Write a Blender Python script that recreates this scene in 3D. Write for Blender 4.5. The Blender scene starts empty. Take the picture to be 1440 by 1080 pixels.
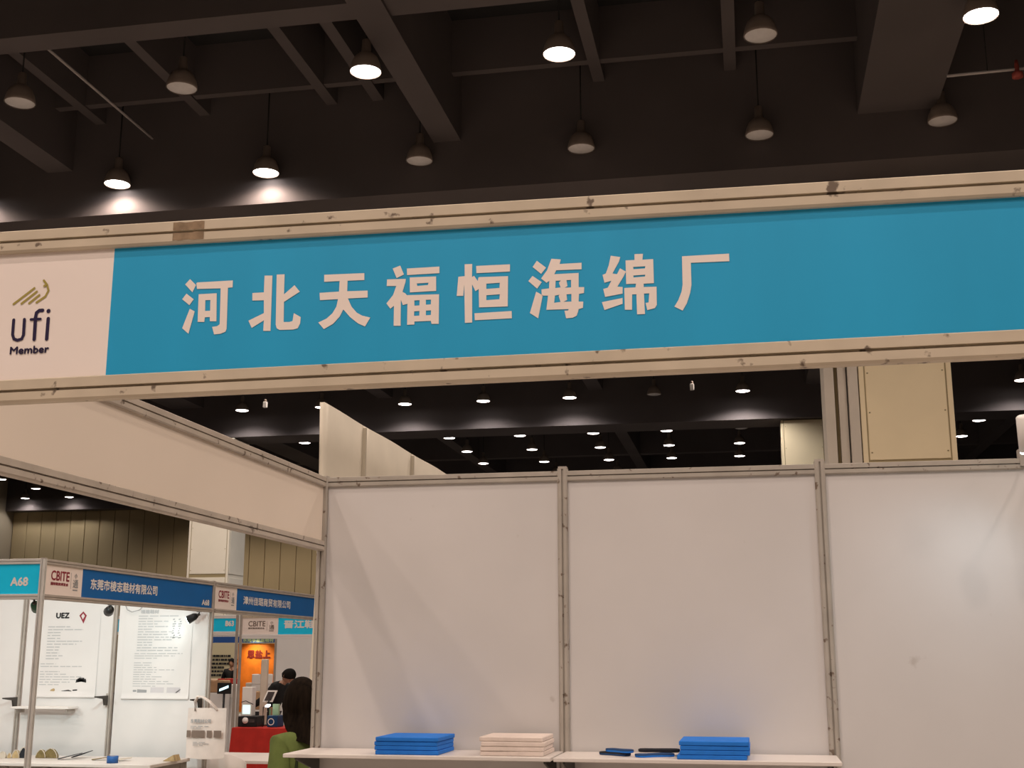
import bpy, bmesh, math, random
from mathutils import Vector, Matrix
from mathutils.geometry import tessellate_polygon
random.seed(7)
S = bpy.context.scene
COL = S.collection
V3 = Vector
R = math.radians

# ------------------------------------------------------------------ camera
CAM = V3((1.70514, -1.82393, 1.790446)); YAW = -0.189694; PITCH = 0.216501; FPX = 1729.552
cd = bpy.data.cameras.new('camera'); cam = bpy.data.objects.new('camera', cd); COL.objects.link(cam)
cd.sensor_fit = 'HORIZONTAL'; cd.sensor_width = 36.0; cd.lens = 36.0*FPX/1440.0
cd.clip_start = 0.05; cd.clip_end = 400
fwd = V3((math.sin(YAW)*math.cos(PITCH), math.cos(YAW)*math.cos(PITCH), math.sin(PITCH)))
right = V3((math.cos(YAW), -math.sin(YAW), 0)); up = right.cross(fwd)
cam.matrix_world = Matrix(((right.x, up.x, -fwd.x, CAM.x), (right.y, up.y, -fwd.y, CAM.y), (right.z, up.z, -fwd.z, CAM.z), (0, 0, 0, 1)))
S.camera = cam

# ------------------------------------------------------------------ world, exposure, hall light
w = bpy.data.worlds.new('hall_air'); S.world = w; w.use_nodes = True
w.node_tree.nodes['Background'].inputs[0].default_value = (1.0, 0.86, 0.76, 1)
w.node_tree.nodes['Background'].inputs[1].default_value = 0.0
S.view_settings.view_transform = 'Standard'; S.view_settings.look = 'None'
S.view_settings.gamma = 1.0; S.view_settings.use_curve_mapping = False
S.view_settings.exposure = 0.0
S.cycles.max_bounces = 5; S.cycles.diffuse_bounces = 3; S.cycles.glossy_bounces = 2
S.cycles.sample_clamp_indirect = 4.0

LAMP_Z = 9.3
WARM = (1.0, 0.81, 0.69)
COOL = (1.0, 0.93, 0.90)
LAMP_W = 385.0
def hall_spot(x, y, power=LAMP_W, color=WARM, angle=150, parent=None, blend=.5):
    l = bpy.data.lights.new('lamp_or_added_light', 'SPOT'); l.energy = power; l.color = color
    l.spot_size = R(angle); l.spot_blend = blend; l.shadow_soft_size = 0.17
    o = bpy.data.objects.new('lamp_or_added_light', l); COL.objects.link(o)
    if parent: o.parent = parent; o.location = (0, 0, -0.04)
    else: o.location = (x, y, LAMP_Z-0.04)
    return o
# unseen lamps above and behind the photographer, some added to brighten fascia and header
for (x, y) in [(-8.1, 6.2), (-3.0, 6.2), (2.1, 9.35), (-5.6, 3.1), (4.7, 3.1), (-.5, .2), (-8.1, -.2), (7.3, 3.1), (9.9, -.2), (2.1, -6.4), (-3.0, -9.5), (2.1, -3.1), (4.7, -3.1), (-3.0, -3.1),
               (-.5, -6.4), (-5.6, -6.4), (4.7, -9.5), (-.5, -12.6), (7.3, -9.5), (-5.6, -12.6), (-11, -6.4), (-13.3, 3.1), (-11, 9.35), (9.9, -6.4), (9.9, 3.1),
               (-13.3, 15.5), (7.3, 9.35), (2.1, -15.7)]:
    hall_spot(x, y, LAMP_W)
# and bodiless spots added behind fascia and girder to brighten columns and far walls
for (x, y) in [(-8.1, 18.7), (-3.0, 18.7), (-5.6, 21.8), (-11, 21.8), (-8.1, 24.9), (-13.8, 28), (-5.6, 28), (2.1, 24.9), (-16.4, 30.9), (-19, 28), (2.1, 28), (-25.5, 46.1), (-20.3, 46.1), (-22.9, 49.7), (-17.7, 49.7)]:
    hall_spot(x, y, LAMP_W*(1.6 if (x, y) in ((-16.4, 30.9), (-13.8, 28), (2.1, 28), (2.1, 24.9)) else 1), color=(1.0, .84, .72))

# ------------------------------------------------------------------ helpers
def on_y(u, v, Y):
    d = right*((u-720)/FPX) - up*((v-540)/FPX) + fwd
    return CAM + d*((Y-CAM.y)/d.y)
def on_z(u, v, Z):
    d = right*((u-720)/FPX) - up*((v-540)/FPX) + fwd
    return CAM + d*((Z-CAM.z)/d.z)

def put(o, parent=None):
    COL.objects.link(o)
    if parent is not None:
        o.parent = parent
        if parent.type == 'EMPTY' or True:
            o.matrix_parent_inverse = parent_inv(parent)
    return o
def parent_inv(p):
    return world_of(p).inverted()
def world_of(o):
    m = Matrix.Translation(o.location) @ o.rotation_euler.to_matrix().to_4x4()
    if o.parent: m = world_of(o.parent) @ o.matrix_parent_inverse @ m
    return m
def tag(o, label=None, cat=None, group=None, kind=None):
    if label: o['label'] = label
    if cat: o['category'] = cat
    if group: o['group'] = group
    if kind: o['kind'] = kind
    return o
def thing(name, label, cat, loc=(0, 0, 0), rz=0, group=None):
    o = bpy.data.objects.new(name, None); COL.objects.link(o); o.location = loc; o.rotation_euler = (0, 0, rz)
    o.empty_display_size = .1
    return tag(o, label, cat, group)

class MB:
    """collects shapes given in world coordinates"""
    def __init__(s, M=None): s.v = []; s.f = []; s.M = M; s.sm = []
    def add(s, vs, fs, smooth=False):
        n = len(s.v)
        s.v += [tuple(s.M @ V3(p)) if s.M else tuple(p) for p in vs]
        s.f += [tuple(i+n for i in f) for f in fs]; s.sm += [smooth]*len(fs)
        return s
    def box(s, x0, x1, y0, y1, z0, z1):
        vs = [(x, y, z) for z in (z0, z1) for y in (y0, y1) for x in (x0, x1)]
        return s.add(vs, [(0, 2, 3, 1), (4, 5, 7, 6), (0, 1, 5, 4), (2, 6, 7, 3), (0, 4, 6, 2), (1, 3, 7, 5)])
    def bbox(s, x0, x1, y0, y1, z0, z1, b=.004):
        # box with chamfered vertical and top edges
        out = [(x0+b, y0), (x1-b, y0), (x1, y0+b), (x1, y1-b), (x1-b, y1), (x0+b, y1), (x0, y1-b), (x0, y0+b)]
        inn = [(x0+b, y0+b), (x1-b, y0+b), (x1-b, y0+b), (x1-b, y1-b), (x1-b, y1-b), (x0+b, y1-b), (x0+b, y1-b), (x0+b, y0+b)]
        rings = [[(x, y, z0) for x, y in inn], [(x, y, z0+b) for x, y in out], [(x, y, z1-b) for x, y in out], [(x, y, z1) for x, y in inn]]
        return s.rings(rings, caps=True)
    def rings(s, rings, caps=True, smooth=False, closed=True):
        n = len(rings[0]); vs = [p for r in rings for p in r]; fs = []
        for k in range(len(rings)-1):
            for i in range(n if closed else n-1):
                j = (i+1) % n
                fs.append((k*n+i, k*n+j, (k+1)*n+j, (k+1)*n+i))
        if caps:
            fs.append(tuple(range(n))[::-1]); fs.append(tuple(range((len(rings)-1)*n, len(rings)*n)))
        return s.add(vs, fs, smooth)
    def tube(s, pts, r, n=8, smooth=True):
        pts = [V3(p) for p in pts]; rr = r if isinstance(r, (list, tuple)) else [r]*len(pts); rings = []
        for k, p in enumerate(pts):
            d = (pts[min(k+1, len(pts)-1)]-pts[max(k-1, 0)]).normalized()
            a = d.cross(V3((0, 0, 1)));
            if a.length < .05: a = d.cross(V3((1, 0, 0)))
            a.normalize(); b = d.cross(a)
            rings.append([tuple(p+(a*math.cos(t)+b*math.sin(t))*rr[k]) for t in [2*math.pi*i/n for i in range(n)]])
        return s.rings(rings, True, smooth)
    def lathe(s, c, prof, n=16, smooth=True, caps=False):
        rings = [[(c[0]+r*math.cos(2*math.pi*i/n), c[1]+r*math.sin(2*math.pi*i/n), c[2]+z) for i in range(n)] for r, z in prof]
        return s.rings(rings, caps, smooth)
    def sweep(s, prof, p0, p1, A, B):
        A, B, p0, p1 = V3(A), V3(B), V3(p0), V3(p1)
        r0 = [tuple(p0+A*a+B*b) for a, b in prof]; r1 = [tuple(p1+A*a+B*b) for a, b in prof]
        n = len(prof); vs = r0+r1
        fs = [(i, (i+1) % n, n+(i+1) % n, n+i) for i in range(n)]
        tri = tessellate_polygon([[V3((a, b, 0)) for a, b in prof]])
        for t in tri: fs.append((t[0], t[1], t[2])); fs.append((n+t[2], n+t[1], n+t[0]))
        return s.add(vs, fs)
    def poly(s, O, U, W, outer, holes=()):
        O, U, W = V3(O), V3(U), V3(W); loops = [outer]+list(holes)
        pts = [p for L in loops for p in L]
        tri = tessellate_polygon([[V3((a, b, 0)) for a, b in L] for L in loops])
        return s.add([tuple(O+U*a+W*b) for a, b in pts], [tuple(t) for t in tri])
    def stroke(s, O, U, W, pts, w, rnd=True):
        # flat brush line with rounded ends
        P = [V3((a, b, 0)) for a, b in pts]; O = V3(O); NN = V3(U).cross(V3(W)); q = 0
        L, Rr = [], []
        for k, p in enumerate(P):
            d = (P[min(k+1, len(P)-1)]-P[max(k-1, 0)]).normalized(); nn = V3((-d.y, d.x, 0))*w/2
            L.append(p+nn); Rr.append(p-nn)
        for k in range(len(P)-1):
            s.poly(O+NN*(.00008*k), U, W, [(q.x, q.y) for q in (L[k], L[k+1], Rr[k+1], Rr[k])])
        if rnd:
            for kk_, p in ((-1, P[0]), (len(P), P[-1])):
                s.poly(O+NN*(.00008*kk_), U, W, [(p.x+w/2*math.cos(t), p.y+w/2*math.sin(t)) for t in [2*math.pi*i/14 for i in range(14)]])
        return s
    def build(s, name, mat, parent=None, label=None, fix=True, **kw):
        me = bpy.data.meshes.new(name); me.from_pydata(s.v, [], s.f); me.update()
        if fix:
            bm = bmesh.new(); bm.from_mesh(me); bmesh.ops.recalc_face_normals(bm, faces=bm.faces); bm.to_mesh(me); bm.free()
        me.polygons.foreach_set('use_smooth', s.sm[:len(me.polygons)] if len(s.sm) == len(me.polygons) else [False]*len(me.polygons))
        me.materials.append(mat)
        o = bpy.data.objects.new(name, me); put(o, parent)
        if label: o['label'] = label
        for k, v in kw.items(): o[k] = v
        return o

# ------------------------------------------------------------------ materials
def nodes(name):
    m = bpy.data.materials.new(name); m.use_nodes = True; nt = m.node_tree
    return m, nt, nt.nodes['Principled BSDF']
def mat(name, col, rough=.6, var=0., scale=6., spots=0., spotcol=(.08, .06, .05), metal=0., spot_scale=40., bump=0., stretch=(1, 1, 1), spec=.3):
    m, nt, b = nodes(name)
    b.inputs['Roughness'].default_value = rough; b.inputs['Metallic'].default_value = metal
    b.inputs['Specular IOR Level'].default_value = spec
    b.inputs['Base Color'].default_value = (*col, 1)
    if var or spots or bump:
        tc = nt.nodes.new('ShaderNodeTexCoord'); mp = nt.nodes.new('ShaderNodeMapping'); mp.inputs['Scale'].default_value = stretch
        nt.links.new(tc.outputs['Object'], mp.inputs[0])
        n1 = nt.nodes.new('ShaderNodeTexNoise'); n1.inputs['Scale'].default_value = scale; n1.inputs['Detail'].default_value = 3
        nt.links.new(mp.outputs[0], n1.inputs['Vector'])
        r1 = nt.nodes.new('ShaderNodeValToRGB'); r1.color_ramp.elements[0].position = .3; r1.color_ramp.elements[1].position = .7
        r1.color_ramp.elements[0].color = (*[c*(1-var) for c in col], 1); r1.color_ramp.elements[1].color = (*[min(1, c*(1+var)) for c in col], 1)
        nt.links.new(n1.outputs[0], r1.inputs[0]); out = r1.outputs[0]
        if spots:
            n2 = nt.nodes.new('ShaderNodeTexNoise'); n2.inputs['Scale'].default_value = spot_scale; n2.inputs['Detail'].default_value = 4
            nt.links.new(mp.outputs[0], n2.inputs['Vector'])
            r2 = nt.nodes.new('ShaderNodeValToRGB'); r2.color_ramp.elements[0].position = 1-spots-.03; r2.color_ramp.elements[1].position = 1-spots+.02
            r2.color_ramp.elements[0].color = (0, 0, 0, 1); r2.color_ramp.elements[1].color = (1, 1, 1, 1)
            nt.links.new(n2.outputs[0], r2.inputs[0])
            mx = nt.nodes.new('ShaderNodeMixRGB'); mx.inputs[2].default_value = (*spotcol, 1)
            nt.links.new(r2.outputs[0], mx.inputs[0]); nt.links.new(out, mx.inputs[1]); out = mx.outputs[0]
        nt.links.new(out, b.inputs['Base Color'])
        if bump:
            bp = nt.nodes.new('ShaderNodeBump'); bp.inputs['Strength'].default_value = bump; bp.inputs['Distance'].default_value = .01
            nt.links.new(n1.outputs[0], bp.inputs['Height']); nt.links.new(bp.outputs[0], b.inputs['Normal'])
    return m
def glow(name, col, strength):
    m, nt, b = nodes(name); b.inputs['Base Color'].default_value = (*col, 1)
    b.inputs['Emission Color'].default_value = (*col, 1); b.inputs['Emission Strength'].default_value = strength
    return m
M = dict(
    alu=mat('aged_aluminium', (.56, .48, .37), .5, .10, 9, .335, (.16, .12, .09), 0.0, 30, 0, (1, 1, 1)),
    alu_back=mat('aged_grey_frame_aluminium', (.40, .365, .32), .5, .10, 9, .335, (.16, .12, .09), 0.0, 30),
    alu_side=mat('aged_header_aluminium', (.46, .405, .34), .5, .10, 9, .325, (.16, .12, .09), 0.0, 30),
    alu2=mat('clean_aluminium', (.62, .62, .60), .4, .05, 9, metal=.2),
    alu3=mat('worn_grey_aluminium', (.40, .36, .32), .5, .08, 9),
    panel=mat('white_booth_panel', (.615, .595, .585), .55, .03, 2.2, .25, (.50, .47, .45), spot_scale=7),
    header_board=mat('warm_lit_header_board', (.76, .665, .56), .55, .02, 2.2),  # warm light on the header is put into this colour
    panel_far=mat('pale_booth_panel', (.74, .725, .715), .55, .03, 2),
    white_print=mat('white_print_vinyl', (.86, .77, .72), .5, .02, 3),
    blue=mat('sky_blue_vinyl', (.020, .36, .66), .42, .045, 2.5, stretch=(3, 1, .4)),
    blue_dark=mat('deep_blue_vinyl', (.008, .125, .40), .45, .05, 3),
    cyan=mat('cyan_vinyl', (.010, .60, .95), .45, .04, 3),
    letter=mat('cream_vinyl_letters', (.86, .76, .70), .5, .02, 8),
    navy=mat('navy_ink', (.02, .012, .05), .5), gold=mat('olive_gold_ink', (.36, .29, .07), .5),
    red_ink=mat('dark_red_ink', (.28, .03, .05), .5), grey_ink=mat('grey_ink', (.33, .34, .35), .6), pale_ink=mat('pale_grey_ink', (.50, .51, .52), .6),
    brown_ink=mat('brown_grey_ink', (.2, .15, .12), .6), black_ink=mat('black_ink', (.02, .02, .022), .6),
    ceil=mat('dark_brown_ceiling_paint', (.112, .095, .092), .85, .12, .5),
    slab=mat('near_black_ceiling_slab', (.028, .027, .027), .9, .12, .4),
    lampshell=mat('grey_lamp_shell', (.30, .24, .20), .5, .1, 6), stem=mat('dark_stem', (.012, .011, .010), .6),
    lens_off=mat('unlit_frosted_lens', (.75, .72, .70), .25, .05, 9),
    clad=mat('cream_column_cladding', (.86, .73, .49), .6, .04, 1.2, bump=.05), clad_seam=mat('tan_cladding_seam', (.36, .29, .16), .7),
    clad_pale=mat('pale_column_cladding', (.82, .76, .64), .6, .04, 1.2), clad_grey=mat('grey_service_casing', (.60, .54, .46), .6, .05, 2),
    hallwall=mat('tan_hall_wall_panel', (.52, .41, .235), .75, .06, .5), hallwall2=mat('plain_hall_wall', (.40, .34, .25), .8, .05, .4),
    floor=mat('hall_floor_concrete', (.40, .36, .32), .5, .12, .6),
    banner=mat('cream_tarpaulin_wall', (.74, .68, .56), .6, .06, 3, bump=.25), tape=mat('dull_seam_tape', (.50, .45, .36), .7),
    shelf=mat('white_shelf_laminate', (.70, .65, .61), .4, .02, 4), bracket=mat('dark_bracket', (.05, .045, .04), .5),
    foam_blue=mat('blue_sponge_sheet', (.016, .18, .66), .75, .06, 30), foam_cream=mat('cream_sponge_sheet', (.74, .64, .58), .8, .06, 30),
    navyfoam=mat('navy_foam', (.02, .06, .16), .8, .15, 20), black=mat('black_plastic', (.015, .015, .016), .4), blackfoam=mat('black_foam', (.02, .022, .028), .8),
    tan=mat('tan_cork', (.45, .33, .17), .8, .2, 30), brown=mat('brown_suede', (.20, .15, .06), .85, .2, 40), cream=mat('cream_paper', (.62, .55, .46), .7, .04, 10),
    red=mat('red_tablecloth', (.42, .022, .015), .8, .12, 6), orange=mat('orange_banner_print', (.75, .20, .02), .6, .22, 3),
    white=mat('white_plastic', (.80, .77, .74), .4, .02, 5), tote=mat('white_nonwoven_bag', (.74, .66, .61), .8, .04, 12, bump=.2),
    skin=mat('skin', (.42, .25, .17), .55, .05, 12), hair=mat('black_hair', (.008, .007, .006), .75, .4, 60, stretch=(1, 1, .1), spec=.1), hair_brown=mat('dark_brown_hair', (.010, .0065, .004), .8, .5, 60, stretch=(1, 1, .1), spec=.05),
    green=mat('green_jacket_cloth', (.125, .165, .045), .9, .15, 14, bump=.1), green_dark=mat('dark_green_piping', (.02, .03, .01), .9), dark_cloth=mat('black_jacket_cloth', (.012, .013, .014), .85, .2, 12), trousers=mat('charcoal_trousers', (.03, .03, .035), .9),
    box_blue=mat('blue_device_box', (.01, .05, .14), .5), box_tan=mat('tan_carton', (.45, .28, .16), .8, .1, 8), green_screen=mat('pale_green_card', (.35, .55, .35), .6),
    glass=mat('dark_tablet_glass', (.06, .05, .05), .15),
)
lens_lit = glow('lit_lamp_lens', (1.0, .93, .90), 14)
tube_lit = glow('lit_booth_lamp', (.85, 1.0, .98), 20)

# ------------------------------------------------------------------ text
_tc = {}
def text_mesh(body):
    if body in _tc: return _tc[body]
    t = bpy.data.curves.new('txt', 'FONT'); t.body = body; t.size = 1; t.resolution_u = 3
    o = bpy.data.objects.new('txt', t); COL.objects.link(o)
    dg = bpy.context.evaluated_depsgraph_get(); me = bpy.data.meshes.new_from_object(o.evaluated_get(dg))
    vs = [(v.co.x, v.co.y) for v in me.vertices]; fs = [tuple(p.vertices) for p in me.polygons]
    bpy.data.objects.remove(o); bpy.data.curves.remove(t); bpy.data.meshes.remove(me)
    x0 = min(a for a, b in vs); x1 = max(a for a, b in vs); y0 = min(b for a, b in vs); y1 = max(b for a, b in vs)
    _tc[body] = ([((a-x0)/(x1-x0), (b-y0)/(y1-y0)) for a, b in vs], fs)
    return _tc[body]
def add_text(mb, body, O, U, W, x0, x1, y0, y1, bold=.0):
    vs, fs = text_mesh(body); O, U, W = V3(O), V3(U), V3(W)
    NN = U.cross(W)
    for q_, (dx, dy) in enumerate([(0, 0)] if not bold else [(-bold, 0), (bold, 0), (0, bold), (0, -bold), (0, 0)]):
        mb.add([tuple(O+U*(x0+a*(x1-x0)+dx)+W*(y0+b*(y1-y0)+dy)+NN*(.0002*q_)) for a, b in vs], fs)
GLYPHS = {'river':[([(7973,23943),(8056,24030),(8168,23921),(8111,23798)],[]),([(7935,23688),(8006,23781),(8141,23677),(8071,23578)],[]),([(8081,23515),(8172,23465),(8083,23086),(7966,23187)],[]),([(8172,23955),(8195,23965),(8820,23963),(8820,23843),(8739,23842),(8753,23136),(8733,23087),(8648,23058),(8538,23052),(8496,23183),(8583,23190),(8627,23221),(8611,23838),(8190,23851)],[]),([(8225,23758),(8546,23757),(8566,23275),(8450,23281),(8446,23354),(8359,23353),(8352,23275),(8235,23281)],[[(8350,23648),(8439,23647),(8446,23462),(8356,23463)]])],'north':[([(9373,24014),(9511,24006),(9519,23063),(9393,23069),(9397,23248),(9191,23130),(9127,23256),(9391,23371),(9381,23590),(9180,23596),(9174,23726),(9375,23726)],[]),([(9585,24019),(9723,24016),(9726,23672),(9902,23819),(9997,23702),(9731,23543),(9740,23202),(9836,23197),(9892,23211),(9909,23343),(10031,23270),(10024,23165),(9987,23084),(9909,23066),(9672,23072),(9625,23102),(9605,23164)],[])],'sky':[([(10407,23967),(11091,23954),(11094,23837),(10810,23842),(10809,23664),(11155,23655),(11158,23539),(10824,23541),(10890,23399),(10981,23294),(11072,23240),(11211,23200),(11126,23056),(11009,23112),(10873,23223),(10752,23362),(10694,23243),(10586,23128),(10433,23047),(10334,23163),(10472,23222),(10569,23305),(10633,23413),(10657,23539),(10349,23539),(10339,23663),(10670,23666),(10675,23844),(10411,23846)],[])],'luck':[([(11567,24003),(11693,24046),(11757,23892),(11637,23838)],[]),([(11477,23825),(11791,23816),(11786,23763),(11740,23600),(11785,23575),(11813,23541),(12346,23527),(12347,23037),(12229,23043),(12217,23093),(11946,23096),(11947,23047),(11827,23048),(11826,23397),(11750,23379),(11715,23469),(11719,23037),(11604,23043),(11602,23376),(11543,23330),(11475,23422),(11582,23554),(11634,23705),(11474,23714)],[[(11940,23446),(12027,23446),(12025,23359),(11942,23358)],[(12130,23446),(12215,23444),(12213,23367),(12132,23364)],[(11940,23265),(12027,23266),(12026,23190),(11939,23189)],[(12133,23266),(12218,23267),(12216,23191),(12134,23189)]]),([(11804,23989),(12346,23989),(12347,23879),(11812,23878)],[]),([(11856,23836),(12293,23827),(12297,23585),(11864,23584)],[[(11973,23728),(12170,23729),(12159,23691),(11985,23685)]])],'ever':[([(12761,24002),(12885,24000),(12883,23781),(12918,23801),(12978,23710),(12988,23764),(12999,23774),(13469,23762),(13464,23264),(13002,23273),(12995,23578),(12941,23543),(12887,23660),(12891,23031),(12774,23031),(12758,23668),(12743,23477),(12636,23483),(12660,23799),(12764,23804)],[[(13117,23658),(13336,23661),(13331,23575),(13118,23571)],[(13118,23467),(13337,23471),(13331,23390),(13119,23386)]]),([(12950,23963),(13501,23957),(13499,23837),(12956,23842)],[]),([(12928,23180),(13527,23186),(13531,23067),(12934,23066)],[])],'ocean':[([(13864,23890),(13933,23989),(14080,23866),(14001,23768)],[]),([(13795,23661),(13863,23743),(14010,23632),(13936,23530)],[]),([(13920,23481),(14025,23415),(13950,23044),(13819,23137)],[]),([(14165,24008),(14317,23987),(14296,23913),(14646,23913),(14644,23805),(14242,23813),(14211,23750),(14597,23748),(14594,23517),(14682,23512),(14676,23416),(14598,23405),(14591,23282),(14664,23278),(14657,23177),(14590,23160),(14579,23118),(14558,23055),(14495,23026),(14392,23021),(14367,23145),(14424,23147),(14435,23168),(14081,23176),(14109,23405),(14009,23411),(14004,23513),(14125,23523),(14131,23646),(14084,23617),(14000,23692),(14096,23822)],[[(14231,23641),(14314,23641),(14283,23605),(14308,23528),(14225,23522)],[(14403,23641),(14476,23642),(14475,23519),(14376,23519),(14418,23544)],[(14218,23399),(14291,23411),(14276,23391),(14306,23292),(14205,23282)],[(14401,23410),(14479,23411),(14478,23288),(14353,23290),(14410,23319)]])],'cotton':[([(15106,23999),(15255,23968),(15233,23894),(15127,23707),(15199,23692),(15247,23785),(15338,23726),(15300,23648),(15200,23489),(15282,23479),(15280,23372),(15007,23334),(14979,23464),(15051,23481),(15109,23590),(15001,23564),(14972,23695),(15024,23713),(15072,23844)],[]),([(14955,23252),(15278,23303),(15276,23208),(14994,23123)],[]),([(15336,23909),(15475,23906),(15477,24002),(15610,23999),(15598,23903),(15766,23904),(15767,23514),(15609,23513),(15608,23460),(15806,23454),(15803,23163),(15772,23112),(15655,23087),(15632,23204),(15678,23207),(15692,23354),(15610,23354),(15618,23026),(15497,23027),(15493,23350),(15427,23351),(15420,23105),(15310,23111),(15307,23461),(15481,23462),(15492,23520),(15339,23523)],[[(15452,23794),(15641,23794),(15635,23759),(15456,23757)],[(15454,23655),(15638,23658),(15632,23629),(15453,23623)]])],'factory':[([(16210,23921),(16927,23919),(16928,23797),(16342,23807),(16341,23452),(16318,23327),(16262,23162),(16194,23050),(16071,23120),(16134,23221),(16188,23355),(16206,23460)],[])]}
LOGO = [('u',57,[(4859,23489),(4863,23228),(4896,23153),(4964,23126),(5043,23146),(5071,23218),(5063,23486)]),('f',64,[(5387,23632),(5326,23632),(5278,23597),(5268,23516),(5278,23127)]),('f',46,[(5185,23480),(5366,23479)]),('i',64,[(5507,23479),(5509,23123)]),('i',74,[(5500,23616),(5500,23613)]),('g',39,[(4828,23772),(5198,24036)]),('g',39,[(4979,23773),(5249,23972)]),('g',39,[(5123,23772),(5301,23907)]),('g',39,[(5261,23778),(5417,23876),(5468,23979),(5433,24080),(5365,24163)]),('g',39,[(5383,24063),(5416,24081)])]
ZT0, ZT1, ZB0, ZB1 = 2.51111, -0.00864, 2.20050, 0.00426
# ------------------------------------------------------------------ the hall
def struct(mb, name, m, **kw): return tag(mb.build(name, m, **kw), kind='structure')
struct(MB().box(-34.5, 42, -32, 20, -.1, 0), 'floor', M['floor'])
struct(MB().box(-34.5, 42, 20, 54.5, -.1, 0), 'floor', mat('dark_bounce_cut_floor', (.12, .11, .105), .95, .15, 3))  # unseen far floor made dark to cut bounce light on the ceiling
ceiling = struct(MB().box(-34.5, 42, -32, 54.5, 11.4, 11.6), 'ceiling', M['slab'])
struct(MB().box(-34.7, -34.5, -32, 54.5, 0, 11.6), 'wall_left', M['hallwall2'])
struct(MB().box(42, 42.2, -32, 54.5, 0, 11.6), 'wall_right', M['hallwall2'])
struct(MB().box(-34.7, 42.2, -32.2, -32, 0, 11.6), 'wall_front', M['hallwall2'])
wall_back = struct(MB().box(-34.5, 42, 54.1, 54.5, 0, 11.6), 'wall_back', M['hallwall2'])
x = -34.48
seamw = .79
for k in range(23):                       # the folding wall's tall panels, each proud of the joint behind it
    MB().bbox(x+.012, x+seamw-.012, 54.02, 54.1, 0.05, 8.75, .015).build('wall_panel', M['hallwall'], wall_back)
    x += seamw
# transverse girders
for (y0, y1, z) in ((15.80, 17.6, 8.88), (34.8, 36.2, 8.62), (53.35, 54.0, 8.75), (-2.4, -1.0, 9.0)):
    MB().box(-34.5, 42, y0, y1, z, 11.4).build('girder', M['ceil'], ceiling)
# long beams along the hall: wide ones over the column lines, slim ones between
for xc, hw, z in ((4.1, .56, 9.62), (-2.72, .22, 9.7), (-9.4, .23, 9.7), (-16.1, .56, 9.62), (-22.8, .22, 9.7), (-29.5, .22, 9.7), (10.8, .22, 9.7), (17.5, .22, 9.7), (24.2, .56, 9.62)):
    for ya, yb in ((-30, -2.4), (-1.0, 15.80), (17.6, 34.8), (36.2, 53.35)):
        MB().box(xc-hw, xc+hw, ya, yb, z, 11.4).build('ceiling_beam', M['ceil'], ceiling)
# cross beams between the girders
for y0, y1, z in ((11.55, 11.95, 9.75), (5.3, 5.7, 9.75), (29.0, 29.4, 9.75), (23.2, 23.6, 9.75), (41.5, 41.9, 9.75), (47.6, 48.0, 9.75)):
    for xa, xb in ((-34.5, -16.66), (-15.54, -9.63), (-9.17, -2.94), (-2.5, 3.54), (4.66, 10.58), (11.02, 23.6)):
        MB().box(xa, xb, y0, y1, z, 11.4).build('cross_beam', M['ceil'], ceiling)
# slim joists seen above the lamps, higher up
for xc in (-8.72, -6.85, -4.65, -3.87, -.30, 1.71):
    MB().box(xc-.09, xc+.09, 11.95, 15.80, 10.5, 11.4).build('joist', M['ceil'], ceiling)
for xc in (-6.85, -4.65, -.45, 1.7, -11.6, -13.8, 6.3, 8.5):
    MB().box(xc-.09, xc+.09, 29.4, 34.8, 10.5, 11.4).build('joist', M['ceil'], ceiling)
for xa, xb in ((-9.17, -2.94), (-2.5, 3.54)):
    MB().box(xa, xb, 15.13, 15.27, 10.53, 11.4).build('joist', M['ceil'], ceiling)
# conduit and sprinkler pipe under the beams
tag(MB().tube([(-7.55, 11.95, 9.98), (-7.55, 15.4, 9.98)], .022, 6).build('conduit', mat('pale_conduit', (.42, .38, .36), .5)),
    'thin pale conduit running along the dark ceiling at the upper left, between two lamps', 'conduit')
sp = thing('sprinkler_pipe', 'thin pale sprinkler pipe beside the wide ceiling beam, with a red valve on it', 'pipe', (4.66, 13.85, 9.2))
MB().tube([(4.5, 13.87, 9.2), (5.2, 13.84, 9.2), (7.5, 13.8, 9.2)], .02, 6).build('pipe', mat('pale_pipe', (.5, .45, .42), .4), sp)
MB().lathe((5.36, 13.83, 9.08), [(.01, 0), (.07, .0), (.07, .06), (.03, .09), (.03, .16), (.02, .24)], 10, caps=True).build('valve', mat('red_valve', (.35, .07, .05), .6), sp)
for hx in (5.0, 6.6): MB().tube([(hx, 13.84, 9.2), (hx, 13.84, 11.4)], .008, 5).build('hanger_rod', M['stem'], sp)

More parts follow.
